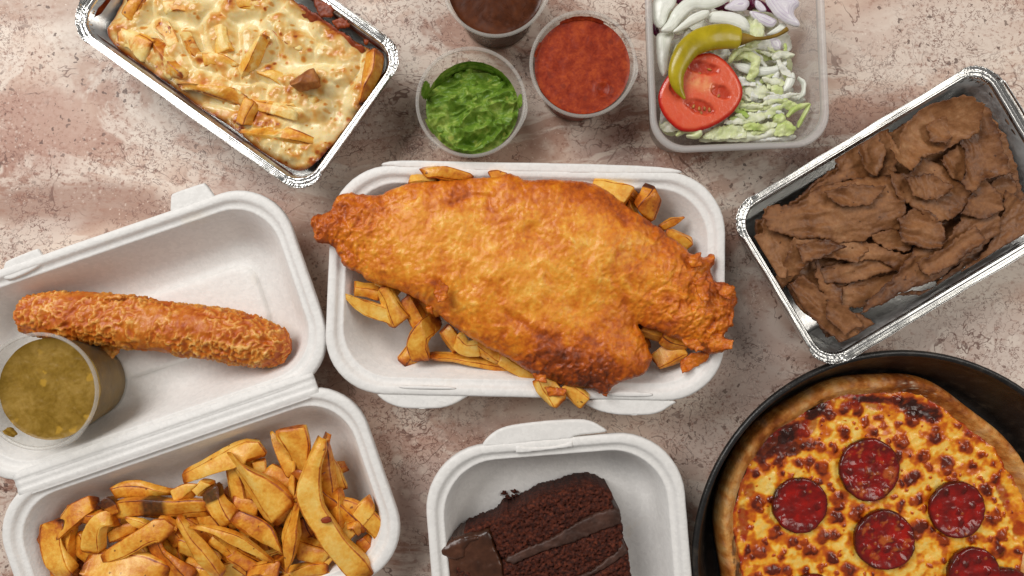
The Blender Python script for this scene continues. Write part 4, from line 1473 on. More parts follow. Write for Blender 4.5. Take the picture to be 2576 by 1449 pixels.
# browned blisters of the cheese
rz = np.random.default_rng(77)
pep_c = [on_pz(720, 1010), on_pz(1150, 790), on_pz(1690, 1035), on_pz(1240, 1222), on_pz(1790, 1430), on_pz(800, 1600), on_pz(1350, 1800), on_pz(2000, 1560)]
pep_r = [70, 76, 71, 76, 66, 68, 70, 68]
pep_r = [r * S0 * .97 for r in pep_r]
blis = [(on_pz(860, 660), 4.2), (on_pz(945, 665), 3.0), (on_pz(790, 750), 4.0), (on_pz(860, 790), 5.0), (on_pz(1010, 570), 4.6), (on_pz(900, 450), 3.6), (on_pz(1090, 425), 4.4), (on_pz(1140, 500), 4.0),
        (on_pz(1060, 510), 1.4), (on_pz(1250, 520), 2.4), (on_pz(1360, 640), 4.6), (on_pz(1280, 620), 2.6), (on_pz(1490, 720), 4.4), (on_pz(1440, 840), 5.0), (on_pz(1570, 600), 4.6), (on_pz(1650, 760), 5.2),
        (on_pz(1770, 670), 4.0), (on_pz(960, 980), 5.2), (on_pz(940, 1095), 4.4), (on_pz(1070, 1080), 5.0), (on_pz(1455, 1155), 6.2), (on_pz(1350, 1020), 3.6), (on_pz(1460, 985), 4.4), (on_pz(470, 1010), 4.6),
        (on_pz(570, 1195), 4.6), (on_pz(480, 1310), 5.4), (on_pz(695, 1250), 3.8), (on_pz(780, 1290), 4.6), (on_pz(870, 1220), 5.0), (on_pz(940, 1200), 4.4), (on_pz(930, 1350), 4.2), (on_pz(625, 1315), 3.2),
        (on_pz(1930, 1110), 4.8), (on_pz(1950, 1300), 6.0), (on_pz(1980, 1210), 4.0), (on_pz(1040, 1430), 4.6), (on_pz(560, 1420), 4.4), (on_pz(660, 1430), 4.0), (on_pz(1630, 1240), 4.4), (on_pz(1880, 920), 4.0),
        (on_pz(1430, 500), 4.8), (on_pz(1190, 570), 3.0), (on_pz(1810, 770), 3.0), (on_pz(930, 920), 2.6), (on_pz(1340, 520), 3.0), (on_pz(610, 730), 4.2), (on_pz(520, 780), 3.6), (on_pz(740, 550), 5.0)]
for _ in range(2600):
    q = rz.uniform(-1, 1, 2) * (RZ - CI - 2)
    if np.hypot(*q) > RZ - CI - 3 or float(fbm(q[None], 22, 2, 91)[0]) < rz.uniform(-.45, .25):
        continue
    r = rz.choice([.7, 1.2, 1.9, 2.8, 4.0], p=[.30, .22, .22, .16, .10])
    if all(np.hypot(*(q - c)) > rr + r + .9 for c, rr in blis) and all(np.hypot(*(q - c)) > rr - 1 for c, rr in zip(pep_c, pep_r)):
        blis.append((q, r))
    if len(blis) > 235:
        break

for c, r in list(blis):
    if r > 1.4:
        for _ in range(int(rz.integers(1, 4))):
            an = rz.uniform(0, 6.28)
            blis.append((c + np.array([math.cos(an), math.sin(an)]) * r * rz.uniform(.7, 1.25), r * rz.uniform(.35, .8)))
char = [(on_pz(640, 590), 8, 5, -40, 1.0), (on_pz(830, 420), 9, 4, -52, .95), (on_pz(1430, 410), 10, 5, 20, 1.0), (on_pz(1550, 450), 6, 4, 10, .9), (on_pz(1160, 360), 13, 2.4, 4, .8), (on_pz(560, 640), 9, 6, -45, .55),
        (on_pz(700, 670), 6, 4, -30, .7), (on_pz(340, 1430), 3, 8, 0, .9), (on_pz(310, 1270), 2, 9, 8, .7), (on_pz(480, 710), 4, 6, 0, .5)]
reds = [(on_pz(380, 1120), 5, 15, 0, 1.0), (on_pz(420, 930), 4, 7, 20, .8), (on_pz(780, 540), 10, 6, -45, .8), (on_pz(1200, 400), 9, 4, 10, .7), (on_pz(930, 340), 5, 8, 20, .6), (on_pz(1990, 950), 4, 14, -20, .9), (on_pz(1040, 390), 7, 4, 0, .6), (on_pz(2080, 1160), 4, 8, 0, .7)]


def ell(p, c, rx, ry, ang):
    q = rot(p - c, ang)
    return np.exp(-((q[:, 0] / rx) ** 2 + (q[:, 1] / ry) ** 2))


inner = outer * ((RZ - CI) / RZ)
inner = inner * (1 + .045 * fbm(inner, 22, 3, 21) + .012 * fbm(inner, 5, 2, 22))[:, None]
# crust: ring from the outline inwards
NR = 46
loops = []
for i in range(NR):
    t = i / (NR - 1)
    rr = (1 - t) * 1.0 + t * ((RZ - CI - 7) / RZ)
    p = outer * rr
    prof_z = 3.0 + 15.5 * np.sqrt(np.clip(1 - (1 - np.clip(t / .30, 0, 1)) ** 2, 0, 1)) - 8.0 * sm(t, .36, .85)
    lump = (2.4 * fbm(p, 24, 3, 31) + 1.3 * fbm(p, 7, 3, 32) + .5 * fbm(p, 2.4, 2, 33)) * min(1, t * 5)
    loops.append(np.column_stack([p, prof_z + lump]))
bottom = [np.column_stack([outer * .90, np.full(len(a), 2.0)]), np.column_stack([outer * .985, np.full(len(a), 2.2)])]
V, F = loft(bottom + loops, True, False)
pl = V[:, :2]
fr = np.hypot(*pl.T) / (RZ)
br = .24 + .42 * fbm(pl, 20, 3, 41) + .34 * fbm(pl, 5, 3, 42) + .30 * sm(fr, .90, .84) + .5 * ell(pl, on_pz(1480, 320), 26, 9, 22) + .18 * ell(pl, on_pz(1300, 260), 30, 8, 5) + .25 * ell(pl, on_pz(600, 500), 30, 8, -40)
ch = np.zeros(len(pl))
for c, rx, ry, an, am in char:
    ch = np.maximum(ch, am * sm(ell(pl, c, rx * 1.25, ry * 1.25, an) * (1 + 1.3 * fbm(pl, 4.5, 3, 58)), .34, .66))
flour = np.clip(.35 * sm(fbm(pl, 9, 4, 48), .0, .5) + sm(fbm(pl, 2.2, 2, 45), .28, .55) * (ell(pl, on_pz(1330, 270), 22, 7, 5) + ell(pl, on_pz(1450, 310), 14, 5, 15)), 0, 1)
M_CRUST = mat_attr("pizza_crust", "brown", [(.0, (230, 184, 122)), (.18, (216, 156, 86)), (.36, (194, 122, 54)), (.56, (154, 84, 30)), (.8, (110, 54, 22)), (1, (72, 34, 18))],
                   90, .25, 450, .22, (.5, .65), .8, .2, second=[("char", (40, 18, 12), .95), ("flour", (226, 208, 178), .6)])
V[:, :2] += PC
mk("crust", V, F, M_CRUST, pizza, {"brown": br, "char": ch, "flour": flour})

# cheese with its blisters
p, q, d, e = sheet(resample(inner, 500), .62)
bl = np.zeros(len(p))
halo = np.zeros(len(p))
bz = np.zeros(len(p))
wp = p + 2.4 * np.stack([fbm(p, 6, 3, 51), fbm(p, 6, 3, 52)], 1)
for c, r in blis:
    m = np.where((np.abs(p[:, 0] - c[0]) < r * 2 + 3) & (np.abs(p[:, 1] - c[1]) < r * 2 + 3))[0]
    if len(m) == 0:
        continue
    x = np.hypot(*(wp[m] - c).T) / r
    bl[m] = np.maximum(bl[m], sm(x, 1.25, .6) * (.55 + .40 * min(1, r / 4)))
    halo[m] = np.maximum(halo[m], sm(x, 1.9, 1.0))
    bz[m] = np.maximum(bz[m], (.5 + .25 * min(r, 4)) * sm(x, 1.2, .2))
soft = .5 + .5 * fbm(p, 9, 3, 53)
oil = sm(fbm(p, 11, 3, 54), -.12, .30)
brown = .10 + .32 * oil + .14 * halo + .42 * bl + .10 * fbm(p, 4, 3, 155) + .10 * fbm(p, 2.5, 3, 55) * (bl > .1)
brown += .55 * sm(sum(ell(p, c, rx * 1.5, ry * 1.5, an) * am for c, rx, ry, an, am in char) + .25 * fbm(p, 5, 3, 158), .25, .7)
brown += .30 * np.exp(-d / 5) * (.7 + .8 * fbm(p, 8, 3, 156))
red = np.zeros(len(p))
for c, rx, ry, an, am in reds:
    red = np.maximum(red, am * sm(ell(p, c, rx, ry, an) * (1 + .8 * fbm(p, 5, 3, 56)), .30, .62))
red = np.maximum(red, .85 * sm(np.exp(-d / 4.5) + .8 * fbm(p, 7, 3, 57), .55, .9))
chp = np.zeros(len(p))
for c, rx, ry, an, am in char:
    chp = np.maximum(chp, am * sm(ell(p, c, rx * 1.25, ry * 1.25, an) * (1 + 1.3 * fbm(p, 4.5, 3, 58)), .34, .66))
z = 11.8 + 1.4 * fbm(p, 18, 3, 59) + .55 * fbm(p, 4.5, 3, 60) + bz - .5 * red + 1.8 * np.exp(-d / 7) - .9 * np.exp(-d / .9)
M_PCHEESE = mat_attr("pizza_cheese", "brown", [(.0, (252, 224, 146)), (.08, (250, 208, 106)), (.18, (246, 176, 50)), (.30, (230, 136, 26)), (.44, (202, 96, 20)), (.60, (164, 64, 16)), (.85, (98, 32, 14))],
                     60, .26, 300, .10, (.16, .34), .2, .45, .12, .15, second=[("red", (158, 34, 16), .85), ("char", (46, 18, 10), .9)])
nb = len(p)
V = np.column_stack([p + PC, z])
mk("cheese", V, q, M_PCHEESE, pizza, {"brown": np.clip(brown, 0, 1), "red": red, "char": chp})
M_PEP = mat_attr("pepperoni_meat", "brown", [(.0, (176, 24, 10)), (.25, (144, 17, 8)), (.5, (110, 14, 8)), (.75, (92, 22, 12)), (1, (60, 20, 12))],
                 70, .6, 300, .10, (.16, .34), .12, .45, .25, .12, second=[("fat", (204, 112, 44), .7)])


def pblis(p, i):
    w_ = p + 2.5 * np.stack([fbm(p, 6, 3, 140 + i), fbm(p, 6, 3, 150 + i)], 1)
    f, v = worley(w_, 7.5, 40 + i)
    return sm(f, .5, .15) * (v > .72)


for i, (c, r) in enumerate(zip(pep_c, pep_r)):
    aa = np.linspace(0, 2 * math.pi, 110, endpoint=False)
    cir = c + np.stack([np.cos(aa), np.sin(aa) * (1.05 if i == 1 else 1)], 1) * r
    cir = jag(cir, 110, .8, 9, 80 + i, 2)

    def ptop(p, d, c=c, r=r, i=i):
        x = np.hypot(*(p - c).T) / r
        return 14.6 + 1.3 * np.sqrt(np.clip(d / 1.5, 0, 1)) + .9 * sm(x, .55, 1.0) + .9 * fbm(p, 6, 3, 90 + i) + .8 * pblis(p, i) + (.9 * sm(x, .3, 1.0) * np.sin(2 * np.arctan2(*(p - c).T) + i))
    V, F, pq, dd, nt = slab(cir, .6, ptop, lambda p, d: 12.5 + 0 * d)
    f, v = worley(pq, 4.2, 60 + i)
    fat = .7 * sm(f, .40, .12) * (v > .93) * sm(dd, 1, 3)
    if i in (1, 3):
        fat = np.maximum(fat, .8 * sm(fbm(pq, 7, 3, 61 + i), .10, .4) * sm(dd, 1.5, 4))
    b = .28 + .45 * fbm(pq, 8, 3, 70 + i) + .55 * np.exp(-dd / 2.0) + .30 * pblis(pq, i)
    V = V.copy()
    V[:, 2] += .6 * fat
    V[:, :2] += PC
    mk("pepperoni_slice", V, F, M_PEP, pizza, {"brown": np.clip(b, 0, 1), "fat": fat})

# ---------------------------------------------------------------- chocolate cake
cake = thing("cake_slice", tuple(GW([(1500, 800)], 12, 40)[0]) + (4,), "slice of dark chocolate layer cake lying in the small box", "cake")
M_SPONGE = mat_plain("chocolate_sponge", [(.25, (30, 13, 9)), (.42, (56, 25, 17)), (.58, (86, 40, 26)), (.75, (118, 58, 36))], 420, .7, .9, 800, .03, .2, False)
M_FILL = mat_plain("chocolate_cream", [(.3, (50, 31, 23)), (.5, (68, 44, 35)), (.75, (90, 61, 50))], 90, .5, .5, 300, .05, .35, False)
M_ICE = mat_plain("chocolate_icing", [(.3, (52, 28, 16)), (.5, (76, 44, 28)), (.75, (100, 62, 44))], 60, .3, .35, 180, .05, .5, False)


def cake_part(name, pts, ztop, mat, seed, rough, crumb=True, edge=4.0, cell=.7, low=6.0, jg=1.5):
    low = low - 2 if low > 15 else low
    ztop -= 2
    q = GW(np.array(pts, float) + np.array([-12, 62]), 12, ztop)
    q = jag(q, 420, jg, 2.6, seed)

    def top(p, d):
        r = np.sqrt(np.clip(1 - (1 - np.clip(d / edge, 0, 1)) ** 2, 0, 1))
        z = ztop - (2.5 if crumb else 3.5) * (1 - r)
        z = z + 1.2 * fbm(p, 22, 2, seed)
        if crumb:
            f, v = worley(p, 2.6, seed)
            z = z + rough * (1.7 * fbm(p, 2.6, 3, seed + 1) - 1.9 * sm(f, .42, .1) * (v > .55))
        else:
            z = z + rough * fbm(p, 8, 3, seed + 1)
        return z
    V, F, pp, dd, n = slab(q, cell, top, lambda p, d: low + 0 * d, .97)
    return mk(name, V, F, mat, cake)


cake_part("sponge_layer", [(840, 560), (940, 430), (960, 385), (1010, 360), (1060, 380), (1200, 305), (1300, 262), (1420, 182), (1500, 167), (1600, 140), (1700, 110), (1870, 52), (2050, 45), (2170, 90), (2250, 140), (2288, 190), (2268, 260), (2290, 330),
                           (2080, 385), (1950, 440), (1760, 560), (1500, 700), (1250, 800), (1040, 920), (960, 900), (900, 760)], 43, M_SPONGE, 11, 1.1)
cake_part("cream_layer", [(2250, 310), (2350, 330), (2378, 430), (2370, 500), (2200, 560), (2000, 640), (1800, 720), (1500, 810), (1300, 900), (1100, 980), (1000, 930), (1040, 880), (1250, 780), (1500, 680), (1740, 545), (1930, 430), (2080, 370)],
          43.4, M_FILL, 12, 1.6, False, 1.5)
cake_part("sponge_layer", [(2360, 470), (2402, 520), (2392, 700), (2400, 760), (2300, 850), (2150, 950), (2050, 1040), (1900, 1110), (1700, 1200), (1400, 1330), (1080, 1350), (1000, 1163), (980, 930), (1100, 960), (1300, 885), (1500, 800), (1800, 705), (2000, 620), (2200, 540)],
          42.5, M_SPONGE, 13, 1.1)
cake_part("cream_layer", [(2380, 720), (2440, 770), (2440, 850), (2300, 960), (2100, 1070), (1950, 1150), (1700, 1250), (1400, 1400), (1120, 1440), (1060, 1340), (1400, 1310), (1700, 1180), (1900, 1090), (2050, 1020), (2150, 930), (2300, 830)],
          43.0, M_FILL, 14, 1.6, False, 1.5)
cake_part("sponge_layer", [(2430, 760), (2458, 800), (2465, 900), (2475, 1000), (2485, 1100), (2470, 1300), (2420, 1600), (1900, 1760), (1250, 1820), (1100, 1420), (1400, 1380), (1700, 1230), (1950, 1130), (2100, 1050), (2300, 940)],
          42.5, M_SPONGE, 15, 1.1)
cake_part("icing_coat", [(480, 650), (560, 620), (700, 600), (830, 560), (890, 640), (900, 760), (950, 880), (1000, 1000), (1010, 1163), (1100, 1400), (1250, 1780), (900, 1800), (500, 1700), (380, 1300), (330, 1120), (290, 1050), (240, 1050), (190, 950), (170, 880), (170, 800), (290, 722)],
          39.5, M_ICE, 16, 1.5, False, 3.0, .8, 8.0, .8)
cake_part("icing_ridge", [(215, 800), (300, 735), (480, 655), (700, 640), (730, 690), (620, 720), (560, 790), (540, 900), (430, 940), (330, 910), (250, 870)], 41.5, M_ICE, 17, .9, False, 5.0, .7, 30, .5)
cake_part("sponge_crust", [(500, 640), (560, 580), (700, 522), (930, 432), (960, 470), (860, 545), (720, 600), (600, 625)], 36, M_SPONGE, 18, .9, True, 3.0)
cake_part("sponge_crust", [(165, 820), (200, 800), (230, 870), (300, 930), (330, 1000), (290, 1045), (230, 1055), (185, 960)], 39, M_SPONGE, 19, .8, True, 2.5, .7, 20)
cake_part("sponge_crust", [(390, 1020), (460, 990), (560, 1040), (640, 1120), (660, 1250), (560, 1300), (450, 1200), (400, 1100)], 40.2, M_SPONGE, 20, 1.2, True, 3, .7, 36)
for i, (x, y, r) in enumerate([(1050, 270, 30), (1090, 325, 32), (1150, 305, 18), (1190, 295, 16), (1160, 250, 28), (1205, 255, 14), (1010, 300, 8), (440, 660, 8), (320, 688, 10)]):
    aa = np.linspace(0, 2 * math.pi, 14, endpoint=False)
    rr = r * (1 + .3 * np.sin(aa * 3 + i) + .2 * np.sin(aa * 5 + 2 * i))
    pts = np.stack([x - 60 + np.cos(aa) * rr * 1.2, y - (75 if i < 7 else -60) + np.sin(aa) * rr * .8], 1)
    zf = 6.5 if i < 7 else 36.0
    q = GW(pts, 12, zf)
    V, F, pp, dd, nt = slab(jag(q, 40, .4, 1.2, 30 + i), .4, lambda p, d: zf + 2.0 * np.sqrt(np.clip(d / 1.5, 0, 1)) + .6 * fbm(p, 1.5, 2, i), lambda p, d: zf - 1.5 + 0 * d)
    if i in (7, 8):
        mk("crumb", V, F, M_SPONGE, cake)
        continue
    o = mk("cake_crumb", V, F, M_SPONGE)
    tag(o, ["largest lone chocolate crumb on the box floor above the cake", "lying-down chocolate crumb touching the cake's upper edge", "small upright chocolate crumb between the larger crumbs", "chocolate crumb hugging the cake's upper edge",
            "flat stretched chocolate crumb farthest from the cake", "right-hand speck of the flat stretched crumb", "tiny chocolate speck left of the crumbs"][i], "crumb", "crumbs beside the chocolate cake")

# ---------------------------------------------------------------- kebab meat
GK = "slices of kebab meat in the foil tray"


def meat(pts, z, label, bend=(0, 0.0), tilt=(0, 0), thick=1.3, rip=1.9, curl=1.5, fold=.9, sheet_id=3):
    meat.k += 1
    z = 45 + (z - 44) * 1.3
    sd = meat.k
    q = GW(pts, sheet_id, z)
    q = (q - q.mean(0)) * 1.15 + q.mean(0)
    ins = 7.5 if z > 47.5 else 11.5
    kk = 1 - 46.0 / HC
    lim = rot(rrect(759 * S0 * kk - 2 * ins, 474 * S0 * kk - 2 * ins, 15, 8, 4)[0], 31.0) + tc2
    q = jag(q, 460, 3.0, 4.0, sd + 5, 5)
    dq, nq = sdf(q, lim)
    q = np.where((dq < 0)[:, None], nq, q)
    q = q[np.r_[True, np.linalg.norm(np.diff(q, axis=0), axis=1) > .05]]
    c = q.mean(0)

    def mid(p, d):
        r = rot(p - c, bend[0])
        zz = z + .8 * bend[1] * ((r[:, 1] / 12) ** 2) + tilt[0] * (p[:, 0] - c[0]) + tilt[1] * (p[:, 1] - c[1])
        zz = zz + rip * fbm(r * np.array([.6, 1.2]), 13, 3, sd + 100) + .4 * fbm(p, 4, 3, sd + 200) + 1.0 * (ridge(r * np.array([.35, 1.0]), 9, 2, sd + 400) - .6)
        zz = zz + fold * np.sin(r[:, 1] / (1.7 + .25 * (sd % 4)) + 2.2 * fbm(p, 16, 2, sd + 500) + sd) * sm(fbm(p, 20, 2, sd + 600), -.45, .45)
        return zz + curl * np.exp(-d / 3.5) + 1.0 * fbm(p, 7, 2, sd + 300) * np.exp(-d / 5)
    f = lambda p, d: thick / 2 * np.sqrt(np.clip(d / 1.2, 0, 1))
    V, F, pp, dd, n = slab(q, .7, lambda p, d: mid(p, d) + f(p, d), lambda p, d: mid(p, d) - f(p, d))
    o = mk("kebab_slice", V, F, M_MEAT, None, {"edge": np.exp(-dd / 1.6)})
    return tag(o, label, "kebab meat", GK)


meat.k = 0
meat([(330, 690), (440, 690), (540, 610), (700, 575), (860, 560), (905, 570), (890, 650), (905, 700), (890, 790), (800, 800), (740, 838), (640, 850), (560, 830), (440, 830), (330, 800), (300, 740)], 50, "broad ridged meat slice lying across the upper middle of kebab", (-8, -1.6), rip=1.6)
meat([(880, 530), (960, 550), (1040, 470), (1130, 520), (1255, 640), (1210, 680), (1150, 740), (1080, 750), (1000, 690), (920, 650)], 51, "pale ragged meat slice right of the broad ridged one", (30, -1.0))
meat([(845, 330), (900, 420), (930, 320), (1000, 240), (1130, 205), (1205, 250), (1215, 350), (1100, 420), (1000, 450), (940, 512), (870, 485), (850, 400)], 53, "looped meat slice curling up at the tray's far side", (40, 2.6), curl=2.5)
meat([(1260, 225), (1320, 240), (1345, 320), (1402, 520), (1310, 545), (1250, 605), (1210, 560), (1240, 430), (1205, 370), (1270, 310)], 54, "upright folded meat slice at the far right of heap", (70, 2.0), tilt=(.15, 0), curl=2)
meat([(600, 440), (720, 370), (840, 340), (862, 420), (870, 520), (800, 560), (660, 560), (540, 600), (488, 625), (520, 580), (620, 520)], 46, "cracked meat slice by the tray's upper long wall", (-20, -1.0))
meat([(258, 720), (330, 700), (320, 800), (415, 830), (400, 890), (350, 1020), (300, 1010), (220, 900), (212, 850), (250, 820)], 46, "meat slice at the left end wall of the tray", (60, -1.2))
meat([(410, 850), (520, 830), (640, 850), (770, 870), (740, 900), (680, 960), (540, 940), (490, 960), (410, 1040), (380, 1100), (350, 1040), (390, 930)], 48, "bent strip of meat directly below the broad ridged slice", (25, -2.2))
meat([(920, 760), (1000, 705), (1090, 745), (1125, 830), (1100, 885), (1020, 885), (930, 855)], 51, "small smooth oval meat slice at the centre right", (10, -1.0))
meat([(760, 1180), (800, 1120), (900, 1030), (1010, 890), (1120, 880), (1200, 760), (1340, 735), (1365, 830), (1280, 910), (1200, 960), (1080, 1040), (920, 1100), (850, 1140)], 49, "long rolled meat slice slanting through the lower right", (-35, -2.4), rip=1.4)
meat([(1215, 725), (1300, 560), (1385, 640), (1402, 700), (1330, 745)], 51, "triangular meat slice between the upright fold and rolled slice", (20, 1.0))
meat([(1350, 590), (1440, 525), (1475, 600), (1440, 655), (1390, 645)], 47, "rounded meat piece near the right end wall", (0, -1.5))
meat([(1380, 650), (1520, 690), (1560, 760), (1518, 860), (1420, 965), (1300, 1000), (1215, 1022), (1230, 980), (1340, 900), (1370, 820), (1400, 730)], 45, "smooth curved meat slice resting on the lower right wall", (-40, 2.4))
meat([(520, 1000), (680, 960), (800, 915), (865, 960), (885, 1000), (790, 1020), (700, 1050), (590, 1062), (530, 1045)], 44, "meat strip inside the dark pocket at lower centre", (-15, -2.2))
meat([(515, 960), (545, 1060), (625, 1080), (612, 1150), (580, 1162), (530, 1090), (505, 1030)], 45, "narrow curled meat strip left of the dark pocket", (60, 2.0), curl=1.5)
meat([(605, 1110), (700, 1060), (870, 1030), (885, 1060), (780, 1170), (720, 1170), (640, 1185)], 42, "shaded meat slice below the dark pocket", (0, -1.2))
meat([(395, 1090), (460, 1045), (560, 1130), (640, 1190), (720, 1220), (772, 1260), (720, 1322), (620, 1335), (540, 1285), (480, 1205), (440, 1180)], 45, "lowest meat slice in the tray's near left corner", (35, -1.0))
meat([(890, 1115), (1060, 1090), (1150, 1010), (1200, 970), (1205, 1030), (1110, 1125), (1000, 1115)], 43, "curled meat shaving against the lower long wall", (-20, 2.4), curl=1.5)
meat([(1110, 470), (1200, 395), (1255, 450), (1215, 560), (1150, 535)], 51, "pale torn meat piece beside the upright folded slice", (60, 1.6), curl=1)
meat([(785, 835), (880, 805), (965, 860), (945, 905), (860, 895), (800, 860)], 47, "little curl of meat between oval and ridged slices", (0, -2.0))
meat([(600, 925), (760, 870), (900, 925), (1000, 920), (900, 1012), (820, 950), (700, 962)], 46, "arched meat slice bridging above the dark pocket", (0, -2.2))
meat([(560, 570), (640, 520), (860, 540), (900, 600), (760, 640), (600, 640)], 44, "shaded meat slice under the cracked one", (0, -1))
meat([(1000, 430), (1120, 400), (1260, 300), (1280, 440), (1200, 560), (1060, 560)], 46, "shaded meat slice behind the looped and upright slices", (20, -1))
meat([(240, 800), (420, 700), (700, 700), (900, 640), (1150, 620), (1400, 560), (1430, 700), (1300, 900), (1100, 1010), (800, 1100), (560, 1200), (420, 1100), (330, 990)], 41, "dark underlying meat layer across the middle of the tray", (0, -.2), thick=4)
meat([(330, 760), (560, 560), (700, 450), (950, 310), (1180, 220), (1330, 260), (1420, 560), (1200, 640), (800, 700)], 40, "dark underlying meat layer along the far side of the tray", (0, -.2), thick=4)
meat([(400, 1060), (520, 1150), (650, 1260), (560, 1310), (470, 1200)], 38, "dark meat edge beneath the lowest slice", (0, -.4), thick=4)


meat([(560, 620), (700, 590), (820, 600), (760, 680), (620, 690)], 52, "small torn meat flap on top of the broad ridged slice", (20, 1.6), curl=1.5)
meat([(940, 560), (1060, 540), (1140, 600), (1080, 660), (980, 640)], 53.5, "torn meat flake on top of the pale ragged slice", (70, 1.8), curl=1.6)
meat([(700, 390), (800, 350), (830, 440), (800, 540), (740, 500)], 49, "crumpled meat flap on top of the cracked slice", (80, 2.0), curl=1.6)
meat([(1000, 960), (1120, 900), (1260, 800), (1300, 860), (1180, 960), (1060, 1020)], 51.5, "narrow meat shaving lying along the long rolled slice", (-35, 2.0), curl=1.4)
meat([(1050, 300), (1150, 250), (1190, 320), (1120, 390), (1060, 370)], 55, "darker meat flap inside the looped slice", (30, 2.0), curl=1.4)
meat([(560, 1150), (650, 1180), (720, 1260), (640, 1300), (570, 1240)], 47.5, "ragged meat flake on top of the lowest slice", (40, 1.8), curl=1.4)
meat([(430, 880), (560, 860), (640, 890), (540, 930), (450, 960)], 51, "thin meat shaving over the bent strip", (15, 1.8), curl=1.2)
# ---------------------------------------------------------------- cheese-covered chips in the upper-left tray
ZC = 34.0
inner1 = [(430, -60), (330, 240), (390, 370), (560, 480), (820, 660), (980, 790), (1250, 950), (1400, 1090), (1560, 1190), (1700, 1262), (1810, 1225), (1910, 1120), (2010, 1000), (2250, 720), (2318, 560), (2250, 400), (2150, 330), (1800, 140), (1640, 0),
          (1450, -120), (1200, -330), (1000, -470), (800, -380), (600, -220)]
ip = GW(inner1, 1, ZC)
ip = (ip - tc1) * 1.045 + tc1
ipc = ip.mean(0)
cheesy = thing("cheesy_chips", (ipc[0], ipc[1], 4), "chips baked under melted spotted cheese in the upper left tray", "cheesy chips")
ch_list = [
    ([(350, 260), (480, 300), (620, 400)], [37, 38, 37], 190, 13, {}),
    ([(600, 330), (680, 440), (860, 600)], [38, 39, 37], 150, 13, {}),
    ([(850, 600), (960, 610), (1130, 680), (1330, 800)], [37, 40, 40, 36], 170, 14, {}),
    ([(1310, 930), (1450, 960), (1650, 1070), (1860, 1190)], [37, 40, 40, 36], 240, 15, {}),
    ([(1370, 770), (1330, 850), (1300, 950)], [43, 43, 40], 120, 11, dict(mat=M_CHIPDARK)),
    ([(1360, 780), (1520, 810), (1710, 870)], [39, 40, 40], 90, 10, dict(burn=(1.0, .12))),
    ([(1460, 270), (1400, 370), (1350, 480), (1310, 570)], [43, 43, 41, 37], 105, 12, dict(taper=(.6, 1))),
    ([(2280, 400), (2260, 540), (2200, 650), (2170, 760)], [42, 43, 42, 38], 150, 13, dict(mat=M_CHIPDARK)),
    ([(1090, 180), (1120, 280), (1180, 420)], [38, 38, 36], 170, 13, {}),
    ([(865, 260), (900, 350), (960, 460)], [40, 40, 36], 85, 10, {}),
    ([(1420, 520), (1520, 560), (1650, 620)], [36, 36, 34], 100, 12, {}),
    ([(1880, 560), (1960, 590), (2080, 560)], [37, 37, 35], 90, 11, dict(mat=M_CHIPDARK)),
    ([(560, -30), (500, 60), (450, 170)], [38, 38, 36], 130, 12, dict(mat=M_CHIPDARK)),
    ([(700, 60), (820, 40), (960, 80)], [36.5, 37.5, 35.5], 130, 12, {}),
    ([(1200, 60), (1330, 20), (1460, 40)], [36.5, 37.5, 35.5], 140, 12, {}),
    ([(1560, 180), (1640, 280), (1760, 360)], [35.5, 36.5, 35], 140, 12, {}),
    ([(1900, 220), (2000, 320), (2080, 440)], [35.5, 36.5, 35], 130, 12, {}),
    ([(1000, 470), (1130, 480), (1250, 560)], [35.5, 36.5, 35], 130, 12, {}),
    ([(1560, 720), (1700, 730), (1860, 800)], [37, 38, 36], 140, 12, {}),
    ([(700, 200), (760, 290), (800, 400)], [35.5, 36.5, 35], 110, 12, {}),
]
bumps = []
for pts, zs, w, th, kw in ch_list:
    chip(pts, [v - .3 for v in zs], w, th, None, None, sheet_id=1, parent=cheesy, **({"mat": M_CHIPBAKED} | kw))
    bumps.append((spline(GW(pts, 1, zs[0]), 20), w / 3.0 * S0 * .92))
V, F, ed, tt = make_chip([(1670, 640), (1760, 590), (1880, 590)], [44, 45, 44], 175, 13, 5, 1, power=6, roll=.35)
V = V + 1.2 * np.stack([fbm(V, 5, 3, 301), fbm(V, 5, 3, 302), fbm(V, 5, 3, 303)], 1)
V[:, 2] += 1.5
mk("meat_chunk", V, F, mat_plain("baked_meat", [(.3, (120, 62, 24)), (.5, (160, 96, 46)), (.75, (196, 136, 76))], 120, .45, .5, 350), cheesy)
bumps.append((spline(GW([(1680, 620), (1870, 590)], 1, 44), 20), 17))

p, q, d, e = sheet(resample(chaikin(ip, 2), 500), .75)
w = p + 3 * np.stack([fbm(p, 14, 2, 201), fbm(p, 14, 2, 202)], 1)
z = ZC + 2.4 * fbm(w, 17, 3, 203) + .5 * fbm(p, 5, 2, 204) - 2.0 * np.exp(-d / 3.5)
drape = 0
nz1 = fbm(p, 8, 3, 271)
for bp_, bw in bumps:
    dist = np.min(np.linalg.norm(p[:, None, :] - bp_[None], axis=2), axis=1)
    drape = np.maximum(drape, (6.2 + 2.4 * nz1) * np.exp(-(dist / (bw * .66)) ** 4))
rt = np.random.default_rng(4)
extra_r = 0
for _ in range(9):
    g0 = rt.uniform([600, -100], [2100, 900])
    pt = GW([g0], 1, ZC)[0]
    an = rt.uniform(0, 3.14)
    dist = seg_dist(p, pt - 11 * np.array([math.cos(an), math.sin(an)]), pt + 11 * np.array([math.cos(an), math.sin(an)]))[0]
    extra_r = np.maximum(extra_r, 5.5 * sm(dist, 9, 2.0))
z = z + np.maximum(drape, extra_r)
tops = sm(np.maximum(drape, extra_r) + 3.0 * fbm(p, 9, 3, 205), 3.5, 9)
bl = np.zeros(len(p))
wp = p + .8 * np.stack([fbm(p, 3, 2, 251), fbm(p, 3, 2, 252)], 1)
sp = []
